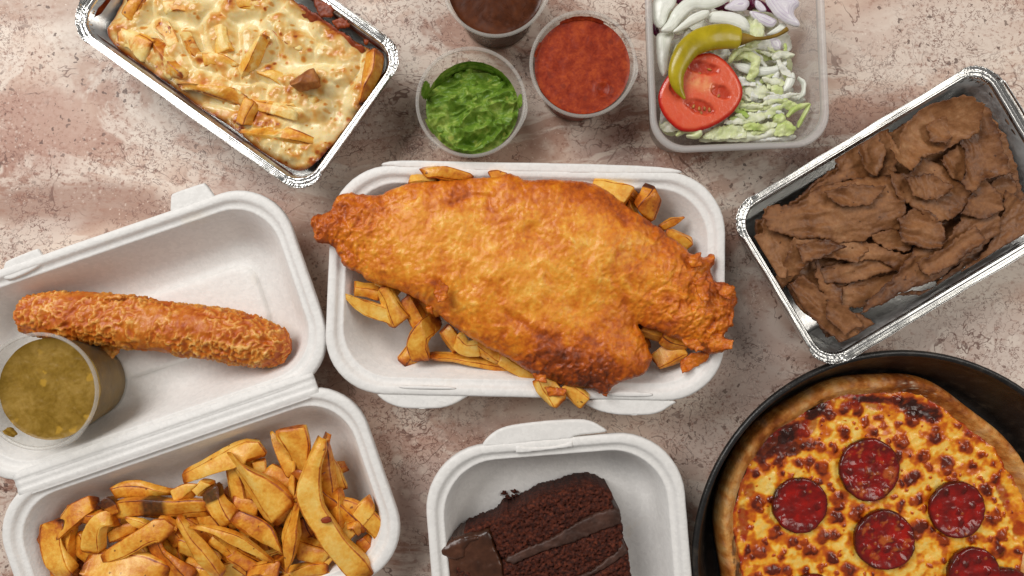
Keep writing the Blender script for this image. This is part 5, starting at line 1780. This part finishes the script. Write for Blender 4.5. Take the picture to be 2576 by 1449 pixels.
for _ in range(420):
    c = ip.min(0) + rt.uniform(0, 1, 2) * (ip.max(0) - ip.min(0))
    r = rt.choice([.6, .9, 1.4, 2.1, 3.0], p=[.25, .3, .24, .14, .07])
    m = np.where((np.abs(p - c) < r * 2.2).all(1))[0]
    if len(m):
        x = np.hypot(*((wp[m] - c) * np.array([1, 1.25])).T) / r
        bl[m] = np.maximum(bl[m], sm(x, 1.25, .4) * rt.uniform(.5, 1))
brown = .05 + .36 * tops + .50 * bl + .42 * np.exp(-d / 2.6) + .26 * sm(fbm(w, 12, 3, 207), -.1, .5) + .14 * fbm(p, 5, 3, 208)
sauce_ = np.clip(1.1 * np.exp(-d / 1.8) + 1.1 * sm(fbm(p, 10, 3, 211), .42, .6) * sm(d, 18, 2), 0, 1)
M_MELT = mat_attr("melted_cheese", "brown", [(.0, (240, 224, 174)), (.14, (234, 208, 146)), (.28, (224, 178, 100)), (.44, (214, 144, 62)), (.62, (184, 98, 34)), (.85, (128, 56, 20))],
                  70, .14, 260, .07, (.22, .4), .2, .5, .1, .25, second=[("sauce", (126, 52, 18), .85)])
mk("melted_cheese", np.column_stack([p, z]), q, M_MELT, cheesy, {"brown": np.clip(brown, 0, 1), "sauce": sauce_})
# baked-on sauce on the far wall and rim
M_CRUSTY = mat_plain("baked_on_sauce", [(.3, (104, 34, 10)), (.55, (146, 62, 22)), (.8, (176, 92, 40))], 160, .45, .5, 400, .05, .4, False)


def stain(pts, z0, z1, seed):
    q = jag(chaikin(GW(pts, 1, .5 * (z0 + z1)), 1), 160, 2.6, 5, seed, 4)
    c = q.mean(0)
    nrm = rot(np.array([0., 1.]), -35.5)

    def mid(p):
        s = (p - tc1) @ nrm
        return z0 + (z1 - z0) * np.clip((s - s0_) / (s1_ - s0_ + 1e-6), 0, 1)
    ss = (q - tc1) @ nrm
    s0_, s1_ = ss.min(), ss.max()
    V, F, pp, dd, n = slab(q, .6, lambda p, d: mid(p) + .9 * np.sqrt(np.clip(d, 0, 1)) + .3 * fbm(p, 2, 2, seed), lambda p, d: mid(p) - .6)
    return mk("sauce_stain", V, F, M_CRUSTY, cheesy)


kk = 1 - 42.0 / HC
lw_, ld_ = 742 * S0 * kk, 448 * S0 * kk
lps = []
for j, (ins, zz) in enumerate([(8.1, 37.5), (8.3, 33.0), (8.8, 26), (11, 10)]):
    pr, _, _ = rrect(lw_ - 2 * ins, ld_ - 2 * ins, 12, 24, 40)
    z_ = np.full(len(pr), float(zz))
    if j == 0:
        z_ += 2.4 * fbm(pr, 9, 3, 401) + 2.5 * sm(pr[:, 1], 10, 40)
    lps.append(np.column_stack([pr, z_]))
Vc, Fc = loft(lps, False, False)
mk("sauce_film", place(Vc, tc1[0], tc1[1], -35.5), Fc, M_CRUSTY, cheesy)
stain([(1830, 0), (1900, 0), (1990, 60), (1985, 130), (1910, 130), (1850, 90)], 41.5, 43.2, 3)
stain([(1960, 150), (2040, 120), (2110, 170), (2090, 220), (2000, 200)], 41, 43.0, 4)
stain([(1620, -20), (1720, 20), (1850, 110), (1980, 200), (2120, 300), (2230, 380), (2200, 400), (2050, 310), (1850, 190), (1700, 90)], 34, 39, 5)
stain([(2200, 290), (2240, 300), (2240, 330), (2205, 325)], 41.5, 42.6, 6)
stain([(400, -60), (520, -40), (560, 60), (520, 160), (440, 150), (430, 60)], 33, 37, 7)

# ---------------------------------------------------------------- salad tub
HT = 50.0
tubc = W(np.array([1856.0, 135.0]), HT)
kt = 1 - HT / HC
TW, TD = 452 * S0 * kt, 482 * S0 * kt
tub = thing("salad_tub", (tubc[0], tubc[1], 0), "milky clear plastic tub of salad at the top, right of sauces", "plastic tub")
TA = 2.4


def tub_loops(prof):
    return [np.column_stack([rrect(TW - 2 * i, TD - 2 * i, max(24 - i * .6, 8), 14, 8)[0], np.full(14 * 4 + 32, z)]) for i, z in prof]


V, F = loft(tub_loops([(12.5, .3), (10.5, 0), (9.4, 1.0), (4.2, HT - 5), (4.0, HT - 3.2), (4.9, HT - 3.2), (5.2, HT - 5), (10.3, 2.2), (12.0, 1.3), (15, 1.1)]))
mk("tub_body", place(V, tubc[0], tubc[1], TA), F, M_TUB, tub)
lo = tub_loops([(3.9, HT - 4), (.6, HT - 4.4), (0, HT - 3.4), (0, HT - 1.4), (.7, HT - .2), (2.0, HT), (3.3, HT - .5), (4.0, HT - 1.8), (5.1, HT - 3.6)])
lo.append(lo[0])
V, F = loft(lo, False, False)
mk("tub_rim", place(V, tubc[0], tubc[1], TA), F, M_TUBRIM, tub)

def mat_onion(name, stops):
    t = Mat(name, True)
    c = t.nt.nodes.new("ShaderNodeCombineXYZ")
    t.nt.links.new(t.math('ADD', t.attr("across"), t.math('MULTIPLY', t.rand, 40.0)), c.inputs[0])
    st = t.noise(9, 3, .6, 0, c.outputs[0])
    f = t.math('ADD', t.math('MULTIPLY', st, .75), t.math('MULTIPLY', t.noise(60, 3), .25))
    return t.set(color=t.ramp(f, [(p, lin(*q)) for p, q in stops]), rough=.28, spec=.5, sss=.2, ssr=(.003, .003, .003), sscale=1.0, normal=t.bump(st, .1, .0005))


M_ONION = mat_onion("white_onion", [(.34, (212, 218, 202)), (.47, (228, 231, 219)), (.6, (240, 240, 233))])
M_ONIONP = mat_onion("lilac_onion", [(.34, (186, 168, 196)), (.46, (216, 208, 220)), (.6, (236, 234, 236))])
M_CABB = mat_plain("red_cabbage", [(.3, (66, 8, 40)), (.6, (100, 18, 62)), (.8, (130, 40, 90))], 90, .35, .2, 240, .1)
M_LETT = mat_plain("pale_lettuce", [(.28, (196, 208, 132)), (.45, (220, 224, 176)), (.62, (234, 234, 208)), (.8, (242, 240, 226))], 55, .35, .3, 220, .25)
M_LETG = mat_plain("green_lettuce", [(.28, (160, 186, 88)), (.45, (196, 210, 130)), (.65, (222, 226, 170)), (.8, (236, 234, 204))], 60, .35, .3, 220, .25)
M_LETW = mat_plain("white_lettuce_rib", [(.3, (228, 226, 206)), (.6, (238, 236, 224)), (.8, (244, 242, 234))], 60, .35, .25, 220, .3)
GO, GL, GP = "raw onion slices in the salad tub", "shredded lettuce in the salad tub", "red cabbage in the salad tub"


def strip(name, pts, zs, w, th, mat, label, cat, group, arch=2.0, ripple=.5, ends=(.35, .35), seed=None, n=46, sid=9, taper=False):
    strip.k += 1
    sd = seed or strip.k
    zs = np.array(zs, float) if np.ndim(zs) else np.full(len(pts), float(zs))
    xy = W(G(pts, sid), zs)
    path = spline(np.column_stack([xy, zs]), n)
    t = np.linspace(0, 1, n)
    wm = w / ZOOM[sid][2] * S0 * .91
    e = np.minimum(ends[0] + (1 - ends[0]) * np.sqrt(np.clip(t / .22, 0, 1)), ends[1] + (1 - ends[1]) * np.sqrt(np.clip((1 - t) / .22, 0, 1)))
    if taper:
        wm_ = wm * (.45 + .55 * np.minimum(np.sqrt(np.clip(t / .3, 0, 1)), np.sqrt(np.clip((1 - t) / .3, 0, 1)))) * (1 + .10 * np.sin(5 * t + sd))
    else:
        wm_ = wm * e * (1 + .35 * fbm(path, 5, 3, sd))
    V, F, TT, SS = ribbon(path, wm_, th, arch, ripple, 6.0, sd, 19)
    if taper:
        V[:, 2] += 1.6 * SS * np.sin(sd * 1.7)
    V = V + .25 * np.stack([fbm(V, 5, 2, sd), fbm(V, 5, 2, sd + 1), fbm(V, 5, 2, sd + 2)], 1)
    return tag(mk(name, V, F, mat, None, {"across": SS * .5 + .5}), label, cat, group)


strip.k = 0
O = lambda pts, zs, w, lab, mat=None, th=2.0, arch=1.0, **kw: strip("onion_slice", pts, zs, w * .92, th, mat or M_ONION, lab, "onion", GO, arch=arch * .38, taper=True, ripple=.3, **kw)
Lt = lambda pts, zs, w, lab, mat=None, th=.5, **kw: strip("lettuce_shred", pts, zs, w, th, mat or M_LETT, lab, "lettuce", GL, **({"ripple": 2.6} | kw))
C = lambda pts, zs, w, lab, **kw: strip("cabbage_shred", pts, zs, w, 1.5, M_CABB, lab, "cabbage", GP, **kw)
C([(330, -40), (420, 20), (500, 30)], 33, 90, "dark purple cabbage piece between the leftmost onion slices")
C([(700, 60), (800, 60), (900, 90)], 33, 80, "dark purple cabbage strip under the centre onion slices")
C([(1000, 60), (1100, 50), (1230, 130), (1290, 170)], 33, 120, "dark purple cabbage leaf beneath the lilac onion slices")
C([(140, 220), (150, 290), (165, 340)], 30, 60, "sliver of purple cabbage against the tub's left wall")
C([(1060, -10), (1080, 40), (1100, 80)], 36, 70, "purple cabbage scrap at the photo's top edge between onions")


def flake(name, pts, z, mat, label, cat, group, dome=2.0, th=1.4, rip=.6, rs=9, tilt=(0, 0), jg=.25, seed=None, fold=0.0, fang=0.0):
    """thin curved piece cut to an outline"""
    flake.k += 1
    sd = seed or flake.k + 40
    q = jag(chaikin(GW(pts, 9, z), 2), 220, jg, 3.0, sd, 3)
    c = q.mean(0)
    dm = None

    def mid(p, d):
        r = rot(p - c, fang)
        return z + dome * (1 - np.exp(-d / 4.0)) + rip * fbm(p, rs, 3, sd) + tilt[0] * (p[:, 0] - c[0]) + tilt[1] * (p[:, 1] - c[1]) + fold * np.sin(r[:, 1] / 1.3 + 3 * fbm(p, 9, 2, sd + 7))
    f = lambda d: th / 2 * np.sqrt(np.clip(d / .9, 0, 1))
    V, F, pp, dd, n = slab(q, .6, lambda p, d: mid(p, d) + f(d), lambda p, d: mid(p, d) - f(d))
    o = mk(name, V, F, mat, None, {"across": np.clip(dd / 9.0, 0, 1)})
    return tag(o, label, cat, group)


flake.k = 0
OF = lambda pts, z, lab, mat=None, **kw: flake("onion_slice", pts, z, mat or M_ONION, lab, "onion", GO, **kw)
OF([(115, 0), (200, -60), (360, -40), (330, 60), (270, 130), (250, 230), (200, 285), (130, 235), (112, 120)], 41, "thick white onion slice along the tub's upper left wall", dome=3.5, tilt=(.1, 0))
OF([(220, 312), (185, 290), (265, 200), (300, 110), (380, 20), (470, -40), (870, -50), (850, 5), (760, 60), (640, 100), (520, 80), (430, 150), (350, 262), (300, 312)], 43, "long white onion arc sweeping to the top edge", dome=3.0)
OF([(300, 302), (390, 220), (510, 120), (660, 88), (655, 165), (560, 212), (430, 275), (340, 312)], 45.5, "white lens-shaped onion slice inside the long sweeping arc", dome=2.5, tilt=(0, .12))
OF([(620, 215), (660, 108), (760, 98), (900, 110), (1010, 170), (1052, 260), (1065, 335), (960, 292), (850, 242), (740, 228)], 42, "wide white onion arc right above the chilli", dome=3.0, tilt=(0, -.1))
OF([(165, 310), (260, 300), (335, 310), (292, 420), (272, 560), (262, 690), (220, 745), (170, 640), (152, 480), (148, 380)], 37, "white onion slice running down the left wall behind chilli", dome=3.0)
OF([(1015, 98), (1130, 108), (1240, 160), (1315, 200), (1250, 272), (1160, 242), (1080, 192)], 41, "lilac-edged onion slice above the chilli stalk", M_ONIONP, dome=2.5)
OF([(1155, -20), (1300, -60), (1480, -30), (1535, 40), (1440, 110), (1525, 210), (1512, 262), (1400, 232), (1310, 190), (1220, 90)], 44, "broad lilac onion slice at the upper right wall", M_ONIONP, dome=3.0, tilt=(-.08, 0))
OF([(1085, -10), (1150, 15), (1212, 100), (1150, 122), (1088, 72)], 44, "small lilac onion wedge between purple cabbage pieces", M_ONIONP, dome=1.5)
OF([(775, 82), (850, 15), (960, -30), (1055, 15), (1000, 112), (900, 112)], 41, "pale onion bow at the top edge above the chilli", M_ONIONP, dome=2.0)
OF([(860, 602), (960, 590), (1100, 622), (1250, 640), (1390, 565), (1402, 622), (1300, 692), (1150, 732), (1000, 702), (900, 652)], 40, "long white onion crescent right of the tomato's top", dome=2.5)
OF([(1345, 875), (1380, 740), (1450, 668), (1482, 740), (1440, 832), (1382, 872)], 41, "chunky white onion wedge at the right of the lettuce", dome=2.5)
OF([(1175, 335), (1280, 268), (1350, 200), (1402, 240), (1362, 292), (1260, 332)], 40, "onion sliver behind the chilli stalk", dome=1.5)
OF([(1190, 380), (1290, 350), (1345, 400), (1340, 490), (1250, 480)], 34, "pinkish onion scrap under the chilli stalk", M_ONIONP, dome=2.0)
strip("onion_slice", [(1490, 740), (1545, 790), (1545, 880), (1500, 940)], [36, 37, 37, 34], 46, 1.6, M_ONION, "thin white onion hoop nearest the right wall", "onion", GO)
LF = lambda pts, z, lab, mat=None, **kw: flake("lettuce_shred", pts, z, mat or M_LETT, lab, "lettuce", GL, **({"dome": 1.5, "th": .5, "rip": 2.2, "rs": 8, "jg": 1.6, "fold": .5} | kw))
LF([(580, 1285), (720, 1200), (850, 1178), (1100, 1190), (1290, 1128), (1305, 1195), (1180, 1252), (1050, 1312), (800, 1322), (600, 1332)], 38, "longest cream lettuce leaf along the near wall", fang=90)
LF([(750, 1175), (900, 1088), (1060, 1060), (1215, 1068), (1190, 1132), (1080, 1172), (920, 1185)], 39, "broad cream lettuce leaf beneath the tomato's lower right", fang=80)
LF([(1255, 1285), (1290, 1200), (1330, 1105), (1425, 1155), (1485, 1222), (1440, 1285), (1340, 1295)], 38, "green lettuce frill at the lower right corner", M_LETG, rip=3)
LF([(985, 905), (1000, 778), (1100, 765), (1225, 818), (1265, 902), (1200, 955), (1080, 935)], 38, "wide pale lettuce leaf right of the tomato", fang=30)
LF([(1225, 842), (1280, 785), (1355, 830), (1365, 902), (1330, 962), (1275, 932)], 41, "bright green lettuce scrap right of the wide pale leaf", M_LETG, rip=2.5)
LF([(925, 1035), (1000, 968), (1150, 978), (1300, 968), (1335, 992), (1200, 1042), (1050, 1065)], 40, "bright green lettuce vein stretching right from the tomato", M_LETG)
# bed of lettuce
rl = np.random.default_rng(23)
def shred(g0, an, L, w):
    u_ = np.array([math.cos(an), -math.sin(an)])
    v_ = np.array([-u_[1], u_[0]])
    t_ = np.linspace(-1, 1, 7)
    bow = rl.uniform(-.25, .25) * L
    up = [g0 + u_ * L * x + v_ * (w * (1 - .6 * abs(x) ** 2) * rl.uniform(.6, 1.1) + bow * x * x) for x in t_]
    dn = [g0 + u_ * L * x + v_ * (-w * (1 - .6 * abs(x) ** 2) * rl.uniform(.6, 1.1) + bow * x * x) for x in t_[::-1]]
    return [tuple(np.clip(q, [190, -70], [1520, 1315])) for q in up + dn]


for i in range(42):
    LF(shred(np.array([240 + 1130 * ((i * .618) % 1.0), 80 + 1180 * ((i + .5) / 42)]), rl.uniform(0, 3.14), rl.uniform(140, 220), rl.uniform(65, 110)), 28 + 2.6 * (i % 4), "pale lettuce shred in the bed under the salad", M_LETW if i % 3 else M_LETT, rip=2.6, seed=200 + i)
Lt([(1080, 210), (1110, 290), (1090, 370), (1000, 430)], [47, 49, 49, 46], 120, "yellow-tipped lettuce shred hooked over the chilli stalk", arch=2.5)
Lt([(840, 600), (900, 510), (990, 460), (1100, 450)], [44, 46, 46, 44], 60, "thin lettuce strand curling off the stalk end of chilli")
Lt([(880, 560), (980, 520), (1090, 560), (1080, 680), (1020, 760)], [41, 43, 44, 43, 40], 95, "lettuce ribbon looping right of the tomato's top", M_LETG, arch=1.5)
Lt([(1250, 560), (1330, 520), (1440, 530)], [40, 42, 40], 80, "pale hooked lettuce end near the right wall", arch=2)
Lt([(1200, 1040), (1280, 1080), (1330, 1130), (1260, 1170)], [36, 38, 38, 36], 100, "yellow-green folded lettuce scrap near the lower right", M_LETG)
Lt([(560, 1320), (760, 1290), (1000, 1290), (1250, 1240), (1420, 1220)], [34, 35, 36, 36, 34], 110, "green-edged lettuce leaf below the longest cream one", M_LETT, arch=2)
Lt([(1040, 1320), (1250, 1310), (1470, 1300)], [33, 34, 33], 70, "white lettuce rib lowest along the near wall", M_LETW, arch=2)
Lt([(1390, 1110), (1470, 1030), (1600, 985)], [38, 40, 41], 55, "straight green lettuce strand reaching the right wall", M_LETG, ripple=.4)
Lt([(1610, 985), (1560, 1080), (1490, 1210)], [41, 39, 36], 48, "second green strand bent down from the right wall", M_LETG, ripple=.4)
Lt([(340, 1290), (420, 1240), (520, 1250), (570, 1250), (520, 1290), (440, 1290)], [36, 38, 40, 41, 40, 38], 60, "rolled lettuce curl below the tomato", M_LETT, ripple=.3)
Lt([(1330, 950), (1400, 990), (1480, 1000)], [39, 40, 39], 90, "green lettuce corner beside the onion hoop", M_LETG)
Lt([(1160, 760), (1260, 740), (1350, 800)], [35, 36, 35], 150, "white lettuce heart piece under the onion crescent", M_LETW, arch=3)
Lt([(960, 880), (1060, 920), (1180, 940)], [35, 36, 35], 100, "cream lettuce shred between tomato and green vein", M_LETW, arch=2)
Lt([(200, 1130), (260, 1220), (330, 1270)], [30, 31, 30], 90, "lettuce scrap in the lower left corner under tomato", M_LETT, arch=2)
Lt([(1390, 900), (1460, 920), (1550, 960)], [33, 34, 33], 90, "white lettuce scrap under the onion hoop", M_LETW, arch=2)

for i in range(30):
    LF(shred(np.array([rl.uniform(920, 1400), rl.uniform(480, 1230)]), rl.normal(.25, .7), rl.uniform(90, 170), rl.uniform(24, 50)), 37 + 5 * rl.random(), "thin pale lettuce strand in the loose heap right of the tomato", [M_LETT, M_LETG, M_LETW][i % 3], rip=2.4, seed=300 + i)

# tomato half
ZT = 47.0
to = [(175, 940), (185, 860), (230, 760), (310, 660), (420, 570), (560, 510), (680, 500), (790, 560), (890, 660), (960, 770), (988, 860), (970, 950), (900, 1060), (780, 1150), (640, 1215), (500, 1240), (390, 1230), (290, 1150), (210, 1050)]
tp_ = resample(chaikin(GW(to, 9, ZT), 2), 260)
tcn = tp_.mean(0)
tom = thing("tomato_half", (tcn[0], tcn[1], 32), "cut tomato half lying face up under the chilli", "tomato")
TB = lambda x, y: GW([(x, y)], 9, ZT)[0]


def tilt_t(p):
    return .10 * (p[:, 1] - tcn[1])


cav = [(TB(585, 650), 12.5, 4.6, 10), (TB(575, 1010), 11.5, 5.2, 18), (TB(765, 870), 8.0, 4.6, 25), (TB(340, 850), 4.2, 6.5, -30)]


def tom_top(p, d):
    z = ZT + tilt_t(p) - 2.0 * (1 - np.sqrt(np.clip(d / 3.0, 0, 1))) + .12 * fbm(p, 3, 2, 4)
    for c, rx, ry, an in cav:
        z = z - 1.5 * sm(ell(p, c, rx, ry, an) * (1 + .4 * fbm(p, 4, 2, 7)), .30, .62)
    return z


V, F, pp, dd, nt = slab(tp_, .6, tom_top, lambda p, d: ZT + tilt_t(p) - 2 - 13 * (1 - np.exp(-d / 7)))
core = np.zeros(len(pp))
cavv = np.zeros(len(pp))
for c, rx, ry, an in cav:
    cavv = np.maximum(cavv, sm(ell(pp, c, rx, ry, an) * (1 + .9 * fbm(pp, 4.5, 3, 7)), .28, .60))
core = np.clip(.8 * ell(pp, TB(560, 800), 8.5, 5.0, 20) + .9 * fbm(pp, 4, 3, 9) * ell(pp, TB(560, 760), 13, 9, 20), 0, 1)
skin = sm(dd + .6 * fbm(pp, 6, 2, 8), 2.6, .3)
skin[nt:] = 1
M_TOMATO = mat_attr("tomato_flesh", "skin", [(.0, (226, 98, 66)), (.2, (216, 72, 42)), (.6, (200, 34, 14)), (1, (184, 20, 8))], 90, .5, 500, .08, (.18, .3), .25, .5, .15, .08,
                    second=[("core", (246, 176, 118), .85), ("cavity", (176, 44, 14), .8)])
mk("flesh", V, F, M_TOMATO, tom, {"skin": skin, "core": core, "cavity": cavv * (1 - .4 * core)})
M_SEED = mat_plain("tomato_seed", [(.3, (150, 84, 30)), (.7, (196, 134, 62))], 200, .3, .1, 300)
for x, y, an in ((515, 1000, 70), (570, 1020, 85), (620, 1020, 90), (668, 1030, 95), (750, 905, 60), (480, 1050, 40), (655, 660, -20), (590, 1060, 90), (560, 700, 30)):
    c = TB(x, y)
    aa = np.linspace(0, 2 * math.pi, 20, endpoint=False)
    q = c + rot(np.stack([np.cos(aa) * 1.7, np.sin(aa) * .95], 1), an)
    zz = ZT - 1.2 + float(tilt_t(np.array([c]))[0])
    V, F, p1, d1_, n1_ = slab(q, .35, lambda p, d: zz + .7 * np.sqrt(np.clip(d, 0, 1)), lambda p, d: zz - .6 + 0 * d)
    mk("seed", V, F, M_SEED, tom)

# pickled chilli
chil = thing("pickled_chilli", tuple(TB(500, 400)) + (44,), "curved yellow-green pickled chilli draped over the tomato", "chilli")
M_CHIL = mat_plain("pickled_chilli_skin", [(.28, (140, 124, 8)), (.48, (172, 152, 16)), (.65, (192, 172, 34)), (.85, (206, 190, 66))], 45, .26, .12, 260, .2, .5, False)
M_STEM = mat_plain("chilli_stalk", [(.3, (110, 84, 20)), (.6, (142, 110, 34)), (.85, (166, 134, 56))], 120, .5, .3, 300, .05, .3, False)
zs = np.array([51, 53, 54, 54, 54, 53, 52, 51.0])
cp = [(965, 370), (800, 345), (620, 370), (480, 440), (390, 560), (345, 700), (365, 830), (425, 940)]
cwid = np.array([190, 235, 240, 225, 205, 170, 120, 22])
n = 90
path = spline(np.column_stack([W(G(cp, 9), zs), zs]), n)
hw = np.interp(np.linspace(0, 1, n), np.linspace(0, 1, 8), cwid) / 3.767 * S0 * .895 / 2
hw *= np.sqrt(np.clip(np.linspace(0, 1, n) / .03, .35, 1))
V, F, th_, tt = tube(path, hw, hw * .6, 36, 2.0)
V += .55 * np.stack([fbm(V, 16, 2, 61), fbm(V, 16, 2, 62), fbm(V, 16, 2, 63)], 1) * np.clip(1 - tt, .2, 1)[:, None]
mk("pod", V, F, M_CHIL, chil)
path = spline(np.column_stack([W(G([(955, 365), (1040, 365), (1180, 362), (1300, 335), (1385, 285)], 9), 52), [51, 52, 52, 53, 54]]), 30)
hw = np.interp(np.linspace(0, 1, 30), [0, .12, .3, .8, 1], [4.6, 3.4, 1.3, 1.2, 1.7])
V, F, th_, tt = tube(path, hw, hw * .9, 16, 2.0)
V += .15 * np.stack([fbm(V, 3, 2, 61), fbm(V, 3, 2, 62), fbm(V, 3, 2, 63)], 1)
mk("stalk", V, F, M_STEM, chil)
for o in bpy.data.objects:
    if "org" in o:
        del o["org"]
